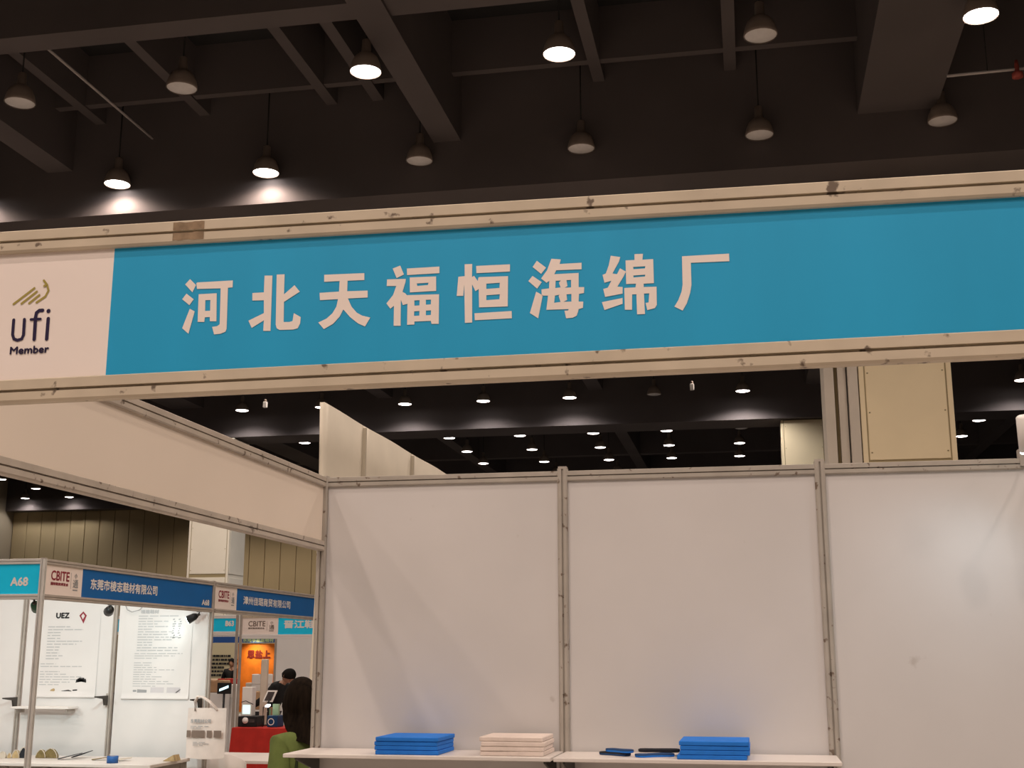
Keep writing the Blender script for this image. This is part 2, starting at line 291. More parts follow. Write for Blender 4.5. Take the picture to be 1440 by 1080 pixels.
# columns
def column(x0, x1, y0, y1, z, label, m, mseam, seams=()):
    c = thing('column', label, 'column', ((x0+x1)/2, (y0+y1)/2, 0))
    MB().box(x0+.02, x1-.02, y0+.02, y1-.02, 0, z).build('core', m, c)
    # framed cover panels with a recessed joint between frame and field
    zs = list(seams)+[z]
    za = 0
    for zb in zs:
        b = .09
        MB().bbox(x0+b, x1-b, y0-.005, y0+.02, za+b, zb-.02, .006).build('cover_panel', m, c)
        MB().bbox(x1-.02, x1+.005, y0+b, y1-b, za+b, zb-.02, .006).build('cover_panel', m, c)
        MB().bbox(x0-.005, x0+.02, y0+b, y1-b, za+b, zb-.02, .006).build('cover_panel', m, c)
        for xa, xb in ((x0, x0+b-.02), (x1-b+.02, x1)):
            MB().box(xa, xb, y0, y0+.02, za, zb-.005).build('edge_trim', m, c)
        MB().box(x0+b-.02, x1-b+.02, y0+.010, y0+.02, za, zb).build('joint', mseam, c)
        n = 7
        rv = MB()
        for k in range(n):
            zz = za+.2+(zb-za-.4)*k/(n-1)
            for xx in (x0+b+.035, x1-b-.035): rv.lathe((xx, y0-.006, zz), [(.0, .012), (.012, .006), (.012, -.006), (0, -.012)], 6)
        rv.build('rivet', mseam, c)
        za = zb
    return c
near = column(3.40, 4.71, 16.62, 17.5, 8.45, 'cream clad hall column rising behind the middle of the back wall, right of the fascia centre', M['clad'], M['clad_seam'], (4.47,))
cas = MB()
for xa, xb, ya in ((2.90, 3.04, 16.66), (3.10, 3.22, 16.72), (3.24, 3.38, 16.60)): cas.box(xa, xb, ya, 17.5, 0, 8.45)
cas.build('service_casing', M['clad_grey'], near, label='grey vertical service casing on the left side of the column')
MB().box(3.04, 3.10, 16.85, 17.5, 0, 8.45).build('casing_groove', M['clad_seam'], near)
MB().box(2.92, 4.69, 16.75, 17.45, 8.45, 8.93).build('head_block', M['ceil'], near)
column(2.77, 4.06, 35.0, 36.1, 8.6, 'far cream column lit by lamps, its top seen left of the near cream column', M['clad'], M['clad_seam'], (4.3,))
column(-15.80, -14.42, 34.8, 36.1, 8.6, 'pale square column in front of the tan panelled hall wall', M['clad_pale'], M['clad_seam'], (4.18,))

# ------------------------------------------------------------------ hall lamps
proto = None
def lamp(x, y, lit, label, power=LAMP_W, color=COOL, ang=150, group='round hall lamps hanging from the dark ceiling'):
    o = thing('ceiling_lamp', label, 'lamp', (x, y, LAMP_Z), 0, group)
    key = 'lit' if lit else 'off'
    if key not in lamp.cache:
        a = MB().lathe((0, 0, 0), [(.205, -.01), (.212, 0), (.208, .03), (.19, .11), (.155, .19), (.10, .245), (.065, .27), (.058, .44), (.03, .46), (.0, .465)], 20)
        ma = a.build('lamp_shade', M['lampshell']); 
        b = MB().lathe((0, 0, 0), [(.0, -.028), (.08, -.025), (.15, -.015), (.198, .002)], 20).build('lens', lens_lit if lit else M['lens_off'])
        c = MB().tube([(0, 0, .45), (0, 0, 2.1)], .012, 6).build('stem', M['stem'])
        for q in (ma, b, c): COL.objects.unlink(q)
        lamp.cache[key] = (ma, b, c)
    for q in lamp.cache[key]:
        d = q.copy(); COL.objects.link(d); d.parent = o
    if lit: hall_spot(0, 0, power, color, ang, o)
    return o
lamp.cache = {}
ORD = ['first', 'second', 'third', 'fourth', 'fifth', 'sixth', 'seventh', 'eighth', 'ninth']
X = lambda k: 2.1+2.57*k
r1 = [(-4, 0), (-3, 0), (-2, 1), (-1, 1), (0, 0), (1, 1)]
for i, (k, l) in enumerate(r1):
    xx = {-4: -8.03, -3: -5.61, -2: -3.01, -1: -.43, 0: 2.1, 1: 4.70}[k]
    lamp(xx, 12.5, l, f"{'lit' if l else 'unlit'} round hall lamp, {ORD[i]} from the left in the top row of lamps", color=WARM)
r2 = [(-8.2, 1), (-5.63, 1), (-3.1, 0), (-.56, 0), (2.1, 0), (4.69, 0)]
for i, (xx, l) in enumerate(r2):
    lamp(xx, 15.55, l, f"{'lit' if l else 'unlit'} round hall lamp, {ORD[i]} from the left in the row just above the fascia", power=LAMP_W*.5, color=WARM, ang=162)
lamp(-10.8, 15.55, 1, 'lit round hall lamp cut off by the left picture edge, lighting the girder', power=LAMP_W*.5, color=WARM, ang=162)
r3 = [(-13.81, 1), (-11.18, 1), (-8.5, 1), (-6.04, 1), (-3.4, 1), (-.88, 0), (1.7, 1), (9.4, 1)]
for i, (xx, l) in enumerate(r3):
    lamp(xx, 33.9, l, power=LAMP_W*(1.3 if xx == 1.7 else .7), label=f"{'lit' if l else 'unlit'} hall lamp, {ORD[i]} from the left in the highest full row under the fascia")
for i, (xx, l) in enumerate([(-14.0, 1), (-8.6, 1), (-6.05, 1), (-3.46, 1), (-.93, 1), (1.6, 0), (9.28, 1)]):
    lamp(xx, 40.05, l, power=LAMP_W*.4, label=f"{'lit' if l else 'unlit'} hall lamp, {ORD[i]} from the left in the second row seen under the fascia")
for i, (xx, l) in enumerate([(-8.65, 1), (-6.15, 1), (-3.58, 1), (-1.04, 1), (1.51, 1), (9.2, 1)]):
    lamp(xx, 43.08, l, power=LAMP_W*.4, label=f"lit hall lamp, {ORD[i]} from the left in the third row seen under the fascia")
for i, (xx, l) in enumerate([(-8.67, 1), (-6.19, 1), (-3.6, 1), (-1.13, 1), (1.48, 1)]):
    lamp(xx, 46.1, l, power=LAMP_W*.4, label=f"lit hall lamp, {ORD[i]} from the left in the lowest full row above the back wall")
for i, (xx, l) in enumerate([(-6.2, 1), (-3.6, 1)]):
    lamp(xx, 49.3, l, power=LAMP_W*.4, label=f"lit hall lamp barely showing over the back wall's top beam, {ORD[i]} from the left")
for i, (xx, l) in enumerate([(-8.55, 1), (-6.0, 1), (1.7, 1)]):
    lamp(xx, 31.0, l, f"lit hall lamp half hidden by the fascia's lower edge, {ORD[i]} from the left")
LAMP_FAR = LAMP_W
for xx, yy, l, t in [(-30.4, 46.6, 1, 'lit hall lamp at the left picture edge under the side header'), (-30.65, 49.7, 1, 'lit hall lamp over the tan panelled wall, the upper one of the left pair'),
                     (-30.8, 52.85, 1, 'lit hall lamp right above the tan panelled wall, with a light cone behind it'), (-33.2, 52.9, 1, 'lit hall lamp above the left corner of the tan panelled wall'),
                     (-31.4, 43.6, 0, 'unlit hall lamp, small grey dot at the left picture edge')]:
    lamp(xx, yy, l, t, power=LAMP_W*.35)
for i, (uu, vv) in enumerate([(373, 568), (973, 543)]):
    p = on_y(uu, vv, 25.0)
    s = thing('hanging_sensor', ['small white box hanging on a wire, over the left side header', 'small white box hanging on a wire under the fascia, right of its centre'][i], 'sensor', p, 0, 'small white boxes hanging from the ceiling')
    MB().bbox(p.x-.045, p.x+.045, p.y-.04, p.y+.04, p.z-.09, p.z+.05, .01).build('case', M['white'], s)
    MB().lathe((p.x, p.y, p.z+.05), [(.03, 0), (.03, .05), (.01, .07)], 8, caps=True).build('cap', M['lampshell'], s)
    MB().tube([(p.x, p.y, p.z+.1), (p.x, p.y, 11.4)], .006, 5).build('wire', M['stem'], s)

# ------------------------------------------------------------------ booth system profiles
def post_prof(h=.02, s=.0035, d=.008, c=.006):
    P = []
    for k in range(4):
        a = k*math.pi/2; ca, sa = round(math.cos(a)), round(math.sin(a))
        for (x, y) in [(-h+c, -h), (-s, -h), (-s, -h+d), (s, -h+d), (s, -h), (h-c, -h)]:
            P.append((x*ca-y*sa, x*sa+y*ca))
    return P
POST = post_prof()
def beam_prof(h, t, g=.0024, d=.009, b=.0015):
    # a = outwards from the wall, b = up (0 .. -h)
    m = -h*.5
    return [(t/2-b, 0), (t/2, -b), (t/2, m+g), (t/2-d, m+g), (t/2-d, m-g), (t/2, m-g), (t/2, -h+.004), (t/2-.003, -h), (-t/2+.003, -h), (-t/2, -h+.004),
            (-t/2, m-g), (-t/2+d, m-g), (-t/2+d, m+g), (-t/2, m+g), (-t/2, -b), (-t/2+b, 0)]
def post(x, y, z1, parent, m=None, z0=0):
    o = MB().sweep(POST, (x, y, z0), (x, y, z1-.002), (1, 0, 0), (0, 1, 0)).build('post', m or M['alu'], parent)
    MB().box(x-.017, x+.017, y-.017, y+.017, z1-.004, z1+.006).build('post_cap', M['alu3'], o)
    return o
def beam(p0, p1, nrm, h, t, parent, m=None, name='beam'):
    return MB().sweep(beam_prof(h, t), p0, p1, nrm, (0, 0, 1)).build(name, m or M['alu'], parent)

# ------------------------------------------------------------------ back partition wall of the booth
H = 2.5; YB = 2.97; W = .99
bw = thing('partition_wall', 'white three-panel back wall of the booth in a worn grey aluminium frame', 'wall', (0, YB, 0))
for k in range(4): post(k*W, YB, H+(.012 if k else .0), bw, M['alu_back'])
for k in range(3):
    a, b = k*W+.018, (k+1)*W-.018
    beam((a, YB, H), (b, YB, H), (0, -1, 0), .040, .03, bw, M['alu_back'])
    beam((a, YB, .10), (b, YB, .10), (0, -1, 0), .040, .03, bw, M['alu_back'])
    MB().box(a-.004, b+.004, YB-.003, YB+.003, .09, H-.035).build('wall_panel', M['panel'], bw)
# left side header between the back corner and the fascia
sh = thing('side_header', 'white side header board between two grooved beams on the left side of the booth', 'header', (0, 1.5, 2.2))
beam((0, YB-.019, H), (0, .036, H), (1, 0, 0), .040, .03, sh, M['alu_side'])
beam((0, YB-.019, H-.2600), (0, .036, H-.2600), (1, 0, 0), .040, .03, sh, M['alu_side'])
MB().box(-.003, .003, .036, YB-.021, H-.266, H-.035).build('header_board', M['header_board'], sh)

# ------------------------------------------------------------------ front fascia
fs = thing('fascia_sign', 'large blue booth name board with eight cream Chinese characters and a white logo field', 'sign', (1.485, 0, 2.2))
zt = lambda x: ZT0+ZT1*x
zb = lambda x: ZB0+ZB1*x
BH = .0395
A0, A1 = .018, 2.952
MB().sweep([(a, b) for a, b in beam_prof(BH, .024)], (A0, .012, zt(A0)), (A1, .012, zt(A1)), (0, -1, 0), (0, 0, 1)).build('beam', M['alu'], fs)
MB().sweep([(a, b) for a, b in beam_prof(BH, .024)], (A0, .012, zb(A0)+BH), (A1, .012, zb(A1)+BH), (0, -1, 0), (0, 0, 1)).build('beam', M['alu'], fs)
YP = .0095
def fpanel(xa, xb, name, m):
    vs = [];
    for yy in (YP, YP+.004):
        for xx, f in ((xa, zb), (xb, zb), (xb, zt), (xa, zt)):
            vs.append((xx, yy, f(xx)+(BH-.003 if f is zb else -BH+.003)))
    return MB().add(vs, [(0, 1, 2, 3), (7, 6, 5, 4), (0, 4, 5, 1), (1, 5, 6, 2), (2, 6, 7, 3), (3, 7, 4, 0)]).build(name, m, fs)
fpanel(.02, .664, 'logo_panel', M['white_print'])
fpanel(.664, 2.95, 'name_panel', M['blue'])
YL = YP-.0008
OO, UU, WW = (0, YL, 0), (1, 0, 0), (0, 0, 1)
let = MB()
for key, polys in GLYPHS.items():
    for outer, holes in polys:
        let.poly(OO, UU, WW, [(a/10000, b/10000) for a, b in outer], [[(a/10000, b/10000) for a, b in h] for h in holes])
let.build('lettering', M['letter'], fs, fix=False)
nv, gd = MB(), MB()
for i_, (k, wd, pts) in enumerate(LOGO):
    (gd if k == 'g' else nv).stroke((0, YL-.0006*(k == 'f' and len(pts) == 2)-.0006*(i_ == 9), 0), UU, WW, [(a/10000, b/10000) for a, b in pts], wd/10000)
add_text(nv, 'Member', OO, UU, WW, .4846, .5565, 2.2886, 2.3010, .0007)
nv.build('logo_lettering', M['navy'], fs, fix=False); gd.build('logo_emblem', M['gold'], fs, fix=False)
MB().box(.4385, .4402, YL, YL+.0004, 2.40, 2.425).build('logo_divider', M['red_ink'], fs)
for xx in (0, 2.97): post(xx, .012, H+.01, fs)

# ------------------------------------------------------------------ shelves and what lies on them
SZ = 1.434
def shelf(x0, x1, label):
    s = thing('wall_shelf', label, 'shelf', ((x0+x1)/2, 2.8, SZ), 0, 'white shelves on the back wall')
    MB().bbox(x0, x1, 2.645, YB-.016, SZ-.014, SZ, .002).build('board', M['shelf'], s)
    for bx in (x0+.03, x1-.03):
        MB().add([(bx-.004, 2.952, SZ-.014), (bx-.004, 2.70, SZ-.014), (bx-.004, 2.70, SZ-.024), (bx-.004, 2.952, SZ-.09),
                  (bx+.004, 2.952, SZ-.014), (bx+.004, 2.70, SZ-.014), (bx+.004, 2.70, SZ-.024), (bx+.004, 2.952, SZ-.09)],
                 [(0, 1, 2, 3), (7, 6, 5, 4), (0, 4, 5, 1), (1, 5, 6, 2), (2, 6, 7, 3), (3, 7, 4, 0)]).build('bracket', M['bracket'], s)
shelf(-.012, .985, 'white shelf board on the left panel, holding a blue and a cream stack of sheets')
shelf(.995, 1.985, 'white shelf board on the middle panel, holding a blue stack and dark insoles')
def stack(x0, x1, y0, y1, n, th, m, col, where, group, jit, sk=0):
    for k in range(n):
        dx, dy, rz = random.uniform(-jit, jit), random.uniform(-jit, jit)*.6, random.uniform(-.012, .012)
        dx += sk*k
        pos = 'lowest' if k == 0 else 'topmost' if k == n-1 else ('second lowest' if k == 1 else 'second highest')
        o = thing('sponge_sheet', 'x', 'sponge sheet', ((x0+x1)/2+dx, (y0+y1)/2+dy, SZ+k*(th+.0006)+.0002), 0, group)
        cx, cy = (x0+x1)/2+dx, (y0+y1)/2+dy
        mm = MB().bbox(x0+dx, x1+dx, y0+dy, y1+dy, SZ+k*(th+.0006)+.0002, SZ+k*(th+.0006)+th, .0022)
        mm.v = [(cx+(a-cx)*math.cos(rz)-(b-cy)*math.sin(rz), cy+(a-cx)*math.sin(rz)+(b-cy)*math.cos(rz), c) for a, b, c in mm.v]
        COL.objects.unlink(o); bpy.data.objects.remove(o)
        q = mm.build('sponge_sheet', m); tag(q, f'{col} sponge sheet, {pos} in the stack {where}', 'sponge sheet', group)
stack(.335, .572, 2.675, 2.925, 4, .0150, M['foam_blue'], 'bright blue', 'at the left shelf\'s middle', 'blue sheets stacked on the left shelf', .007)
stack(.722, .955, 2.690, 2.925, 5-1, .0160, M['foam_cream'], 'cream', 'at the left shelf\'s right end', 'cream sheets stacked on the left shelf', .005)
stack(1.432, 1.672, 2.665, 2.92, 4, .0150, M['foam_blue'], 'bright blue', 'on the middle shelf', 'blue sheets stacked on the middle shelf', .005, .003)
def insole(cx, cy, z, L, rz, top, bot, label, tilt=0):
    o = thing('foam_insole', label, 'insole', (cx, cy, z), 0, 'dark foam insoles on the middle shelf')
    ctr = [(-.5, .0), (-.47, .14), (-.36, .19), (-.15, .15), (.1, .18), (.3, .22), (.44, .15), (.5, .0), (.45, -.13), (.3, -.18), (.1, -.13), (-.15, -.11), (-.36, -.15), (-.47, -.1)]
    def ring(zz, sc): return [(cx+(a*math.cos(rz)-b*math.sin(rz))*L*sc, cy+(a*math.sin(rz)+b*math.cos(rz))*L*sc, z+zz+tilt*(a+.5)) for a, b in ctr]
    MB().rings([ring(0, .96), ring(.003, 1), ring(.006, 1)], True).build('base_layer', bot, o)
    MB().rings([ring(.0062, 1), ring(.010, 1), ring(.0115, .96)], True).build('top_cover', top, o)
insole(1.197, 2.80, SZ+.0004, .13, -1.02+.5, M['blackfoam'], M['navyfoam'], 'dark navy foam insole lying alone, the left one on the middle shelf')
insole(1.215, 2.785, SZ+.0124, .12, -.62, M['navyfoam'], M['foam_blue'], 'navy foam insole lying on top of the lone dark insole')
insole(1.345, 2.76, SZ+.0004, .15, .55, M['navyfoam'], M['foam_blue'], 'navy foam insole under another one, leaning toward the blue sheets')
insole(1.355, 2.82, SZ+.0124, .15, .1, M['blackfoam'], M['blackfoam'], 'black foam insole lying across another, beside the blue sheets')

# arm spotlight clamped on the back wall's top beam (right edge of the picture)
sl = thing('clamp_spotlight', 'white clamp spotlight burning over the right end of the back wall', 'spotlight', (2.72, 2.9, 2.5))
MB().box(2.70, 2.74, 2.945, 2.995, 2.47, 2.535).build('clamp', M['alu3'], sl)
c0, c1 = on_y(1443, 584, 2.54), on_y(1449, 634, 2.58)
MB().tube([(2.72, 2.95, 2.52), (2.73, 2.80, 2.58), tuple(c0)], .008, 6).build('arm', M['white'], sl)
c0, c1 = on_y(1443, 584, 2.54), on_y(1449, 634, 2.58)
MB().tube([c0, c0.lerp(c1, .05), c1], [.028, .034, .036], 16).build('lamp_shade', M['white'], sl)
MB().tube([c1, c1+(c1-c0).normalized()*.006], .033, 14).build('lens', tube_lit, sl)
l = bpy.data.lights.new('spot_light', 'SPOT'); l.energy = 5.5; l.color = (.72, .90, 1.0); l.spot_size = R(130); l.spot_blend = 1; l.shadow_soft_size = .06
lo = bpy.data.objects.new('spot_light', l); put(lo, sl)
lo.location = c1+(c1-c0).normalized()*.02; lo.rotation_euler = V3((-.6, .25, -1)).to_track_quat('-Z', 'Y').to_euler()

# ------------------------------------------------------------------ tall tarpaulin wall behind
st = MB(); r_ = random.Random(9)
for zz, hh in ((2.4945, .008), (2.4765, .0075)):
    st.poly((0, -.0006, 0), (1, 0, 0), (0, 0, 1), [(.774+.056*i/10, zz-hh*.9+r_.uniform(-.001, .001)) for i in range(11)]+[(.83-.056*i/10, zz+hh*.8+r_.uniform(-.001, .001)) for i in range(11)])
st.build('glue_residue', mat('brown_glue_residue', (.27, .19, .12), .8, .25, 60), fs, fix=False)
tw = thing('tarpaulin_wall', 'tall cream tarpaulin wall of another stand rising behind the left corner of the booth', 'wall', (-.8, 7.5, 0))
prev = 5.17
for k, yy in enumerate((5.95, 7.15, 8.35, 9.55)):
    n = 10; vs = []; fs_ = []
    for j in range(13):
        for i in range(n+1):
            yv = prev+.004+(yy-prev-.008)*i/n
            zz = 3.29*j/12
            if j == 12: zz += .003*math.sin(yv*5)
            vs.append((-.8+.006*math.sin(zz*5+yv*3)*(1-j/12), yv+(.03*math.sin(zz*2.3+2) if (k == 0 and i == 0) else 0), zz))
    m_ = MB()
    front = len(vs)
    allv = vs+[(a-.03, b, c) for a, b, c in vs]
    for j in range(12):
        for i in range(n):
            a = j*(n+1)+i; q = (a, a+1, a+n+2, a+n+1)
            fs_ += [q, tuple(front+t for t in q[::-1])]
    for i in range(n): fs_ += [(12*(n+1)+i, 12*(n+1)+i+1, front+12*(n+1)+i+1, front+12*(n+1)+i)]
    for j in range(12):
        for i in (0, n): a = j*(n+1)+i; fs_ += [(a, a+n+1, front+a+n+1, front+a)]
    m_.add(allv, fs_, True); m_.build('tarpaulin_panel', M['banner'], tw)
    if k < 3: MB().box(-.803, -.778, yy-.010, yy+.010, 0, 3.27).build('seam_strip', M['tape'], tw)
    prev = yy
# ------------------------------------------------------------------ neighbouring stands across the aisle
NX = -3.47; NZ = 2.49
def cb_logo(mb_red, mb_grey, O, U, Wv, x0, x1, z0, z1):
    w_ = x1-x0; h_ = z1-z0
    add_text(mb_red, 'CBITE', O, U, Wv, x0+w_*.17, x0+w_*.64, z0+h_*.50, z0+h_*.82, .0025)
    add_text(mb_red, '国际鞋类博览会', O, U, Wv, x0+w_*.17, x0+w_*.62, z0+h_*.33, z0+h_*.43, .0012)
    add_text(mb_grey, '小', O, U, Wv, x0+w_*.78, x0+w_*.86, z0+h_*.64, z0+h_*.80, .0015)
    add_text(mb_grey, '通', O, U, Wv, x0+w_*.75, x0+w_*.89, z0+h_*.30, z0+h_*.58, .0015)
    mb_grey.stroke(O, U, Wv, [(x0+w_*.75, z0+h_*.22), (x0+w_*.88, z0+h_*.22)], h_*.05, False)
    mb_grey.stroke(O, U, Wv, [(x0+w_*.69, z0+h_*.25), (x0+w_*.69, z0+h_*.82)], .004, False)

# first stand: A68
b1 = thing('exhibition_stand', 'white neighbouring stand numbered A68, with a cyan end board and deep blue name board', 'stand', (NX-1.5, 8.1, 0))
for (px, py, m_) in ((NX, 6.6, M['alu2']), (NX-2.97, 6.6, M['alu2']), (NX, 9.6, M['alu3']), (NX-2.97, 9.6, M['alu3'])):
    post(px, py, NZ, b1, m_)
for k in (1, 2): post(NX-.99*k-.02, 9.6, NZ, b1, M['alu3'])
for k in (1, 2): post(NX-2.97, 6.6+.99*k, NZ, b1, M['alu3'])
# end board facing the camera
beam((NX-2.95, 6.6, NZ), (NX-.018, 6.6, NZ), (0, -1, 0), .04, .034, b1, M['alu2'])
beam((NX-2.95, 6.6, NZ-.26), (NX-.018, 6.6, NZ-.26), (0, -1, 0), .04, .034, b1, M['alu2'])
MB().box(NX-2.95, NX-.018, 6.597, 6.601, NZ-.264, NZ-.036).build('end_board', M['cyan'], b1)
t = MB(); add_text(t, 'A68', (0, 6.5955, 0), (1, 0, 0), (0, 0, 1), NX-.255, NX-.115, NZ-.198, NZ-.138, .0035)
t.build('number', M['white'], b1, fix=False, label='white number on the cyan end board')
# long name board facing the aisle
def aisle_board(par, y0, y1, name_txt, num, tx0, tx1):
    beam((NX, y0+.018, NZ), (NX, y1-.018, NZ), (1, 0, 0), .04, .034, par, M['alu3'])
    beam((NX, y0+.018, NZ-.26), (NX, y1-.018, NZ-.26), (1, 0, 0), .04, .034, par, M['alu3'])
    yl = y0+.56
    MB().box(NX-.002, NX+.002, y0+.018, yl, NZ-.264, NZ-.036).build('logo_board', M['white_print'], par)
    MB().box(NX-.002, NX+.002, yl, y1-.018, NZ-.264, NZ-.036).build('name_board', M['blue_dark'], par)
    rd, gy, lt = MB(), MB(), MB()
    O = (NX+.0035, y0, 0); U = (0, 1, 0); Wv = (0, 0, 1)
    cb_logo(rd, gy, O, U, Wv, .02, .56, NZ-.26, NZ-.04)
    rd.build('logo_lettering', M['red_ink'], par, fix=False); gy.build('logo_mark', M['grey_ink'], par, fix=False)
    add_text(lt, name_txt, O, U, Wv, tx0, tx1, NZ-.190, NZ-.108, .0028)
    if num: add_text(lt, num, O, U, Wv, 2.76, 2.92, NZ-.235, NZ-.185, .003)
    lt.build('lettering', M['white'], par, fix=False)
aisle_board(b1, 6.6, 9.6, '东莞市棱志鞋材有限公司', 'A68', .69, 1.83)
for k in range(3):
    a = NX-.99*(k+1); MB().box(a+.02, a+.97, 9.597, 9.603, .08, NZ-.03).build('wall_panel', M['panel_far'], b1)
    a = 6.6+.99*k; MB().box(NX-2.973, NX-2.967, a+.02, a+.99, .08, NZ-.03).build('wall_panel', M['panel_far'], b1)
beam((NX-2.95, 9.6, NZ), (NX-.018, 9.6, NZ), (0, -1, 0), .04, .03, b1, M['alu3'])
beam((NX-2.97, 6.62, NZ), (NX-2.97, 9.58, NZ), (1, 0, 0), .04, .03, b1, M['alu3'])
# booth spotlights under the boards
def clip_lamp(x, y, z, dirv, label, power, shell):
    s = thing('clip_spotlight', label, 'spotlight', (x, y, z), 0, 'small clip spotlights inside the A68 stand')
    d = V3(dirv).normalized(); c = V3((x, y, z))
    MB().box(x-.02, x+.02, y-.02, y+.02, z+.02, z+.05).build('clip', M['bracket'], s)
    MB().tube([c+V3((0, 0, .03)), c, c+d*.03], [.012, .014, .016], 8).build('arm', M['bracket'], s)
    MB().tube([c+d*.02, c+d*.05, c+d*.12], [.02, .035, .042], 12).build('lamp_shade', shell, s)
    MB().tube([c+d*.12, c+d*.124], .036, 12).build('lens', tube_lit, s)
    l = bpy.data.lights.new('clip_light', 'SPOT'); l.energy = power; l.color = (.86, 1.0, .97); l.spot_size = R(135); l.spot_blend = 1; l.shadow_soft_size = .03
    o = bpy.data.objects.new('clip_light', l); put(o, s)
    o.location = V3((0, 0, 0))+c+d*.14; o.rotation_euler = d.to_track_quat('-Z', 'Y').to_euler()
clip_lamp(NX-.09, 6.66, 2.17, (-.35, 1, -.35), 'small dark green clip spotlight under the cyan A68 end board', 48, mat('green_lamp_shell', (.03, .12, .07), .4))
clip_lamp(NX-.06, 7.75, 2.17, (-.75, 1, -.3), 'small black clip spotlight under the middle of the blue A68 name board', 40, M['black'])
clip_lamp(NX-.06, 9.45, 2.17, (-1, -.1, -.5), 'small black clip spotlight at the far end of the blue A68 name board', 3, M['black'])
clip_lamp(NX-1.9, 6.68, 2.17, (0, 1, -.3), 'small clip spotlight under the cyan end board, left of the picture', 50, M['black'])

# posters on the stand's rear panels
def lines(mb, O, x0, x1, z0, z1, n, h, seed, blank=()):
    r = random.Random(seed)
    for k in range(n):
        if k in blank: continue
        z = z1-(z1-z0)*k/max(1, n-1); xx = x0; end = x0+(x1-x0)*r.choice((.45, .6, .8, .95, .35, .7))
        while xx < end:
            wd = r.uniform(.025, .11)
            mb.stroke(O, (1, 0, 0), (0, 0, 1), [(xx, z), (min(end, xx+wd), z)], h, False); xx += wd+r.uniform(.006, .02)
YW = 9.596
def poster(x0, x1, z0, z1, label, seed):
    p = thing('poster', label, 'poster', ((x0+x1)/2, YW, z0), 0, 'printed posters on the rear panels of the A68 stand')
    # sheet with a slight roll at its lower edge
    prof = [(YW-.004, z1), (YW-.004, (z0+z1)/2), (YW-.006, z0+.06), (YW-.012, z0+.015), (YW-.02, z0), (YW-.014, z0-.004), (YW-.006, z0+.004)]
    vs = [(x, a, b) for x in (x0, x1) for a, b in prof]; n = len(prof)
    MB().add(vs, [(i, i+1, n+i+1, n+i) for i in range(n-1)], True).build('sheet', M['panel_far'], p)
    return p
O9 = (0, YW-.0062, 0)
pa = poster(-5.29, -4.64, 1.38, 2.24, 'white printed poster with a small black brush picture, on the left of the two panels', 1)
g, kk, rd = MB(), MB(), MB()
add_text(kk, 'UEZ', O9, (1, 0, 0), (0, 0, 1), -5.12, -4.98, 2.145, 2.195, .004)
rd.poly(O9, (1, 0, 0), (0, 0, 1), [(-4.83, 2.21), (-4.79, 2.17), (-4.82, 2.09), (-4.87, 2.17)], [[(-4.83, 2.19), (-4.81, 2.165), (-4.83, 2.13), (-4.85, 2.165)]])
lines(g, O9, -5.20, -4.80, 1.75, 2.06, 12, .009, 3); lines(g, O9, -5.25, -4.78, 1.50, 1.70, 9, .008, 5, (2,))
r = random.Random(4)
for k in range(14):
    a = math.pi*k/13; kk.stroke(O9, (1, 0, 0), (0, 0, 1), [(-4.80, 1.535), (-4.80-.075*math.cos(a)*r.uniform(.7, 1), 1.525+.045*math.sin(a))], .010, False)
kk.stroke(O9, (1, 0, 0), (0, 0, 1), [(-5.00, 1.435), (-4.93, 1.445), (-4.90, 1.435)], .014)
kk.stroke(O9, (1, 0, 0), (0, 0, 1), [(-4.88, 1.447), (-4.84, 1.45)], .012)
tn = MB(); tn.stroke(O9, (1, 0, 0), (0, 0, 1), [(-5.11, 1.44), (-5.09, 1.45)], .03)
g.build('body_text', M['pale_ink'], pa, fix=False); kk.build('picture', M['black_ink'], pa, fix=False); rd.build('red_mark', M['red_ink'], pa, fix=False); tn.build('shoe_picture', M['tan'], pa, fix=False)
pb = poster(-4.36, -3.66, 1.37, 2.26, 'white printed poster with lines of text and three small pictures at its foot', 2)
g, kk, g2 = MB(), MB(), MB()
add_text(g, '福建鞋材', O9, (1, 0, 0), (0, 0, 1), -4.21, -4.02, 2.185, 2.22, .002)
lines(g, O9, -4.23, -3.78, 1.83, 2.16, 14, .009, 11); lines(g, O9, -4.25, -3.72, 1.49, 1.80, 15, .007, 12, (3,))
for (xx, zz) in ((-3.86, 0), (-3.80, .0)):
    for q in range(9): kk.stroke(O9, (1, 0, 0), (0, 0, 1), [(xx+.01*math.sin(q*2), 1.95+q*.022), (xx+.012+.012*math.cos(q), 1.953+q*.022)], .009)
kk.stroke(O9, (1, 0, 0), (0, 0, 1), [(-4.20, 1.435), (-4.10, 1.43)], .05, False); kk.stroke(O9, (1, 0, 0), (0, 0, 1), [(-4.235, 1.445), (-4.215, 1.445)], .02)
kk.stroke(O9, (1, 0, 0), (0, 0, 1), [(-3.80, 1.425), (-3.75, 1.46)], .008)
g2.poly(O9, (1, 0, 0), (0, 0, 1), [(-4.06, 1.41), (-3.92, 1.41), (-3.92, 1.48), (-4.06, 1.48)]); g2.poly(O9, (1, 0, 0), (0, 0, 1), [(-3.89, 1.41), (-3.75, 1.41), (-3.75, 1.48), (-3.89, 1.48)])
g2.build('pale_picture', mat('very_pale_ink', (.62, .60, .62), .6), pb, fix=False)
g.build('body_text', M['pale_ink'], pb, fix=False); kk.build('picture', M['grey_ink'], pb, fix=False)
# faint curved white cable drawn across the top of the right panel
tag(MB().tube([(-4.38, YW-.02, 2.28), (-4.35, YW-.02, 2.22), (-4.30, YW-.02, 2.20), (-4.22, YW-.02, 2.22), (-4.16, YW-.02, 2.28)], .004, 6).build('cable', M['grey_ink']), 'thin grey cable looping at the top of the right poster panel', 'cable')
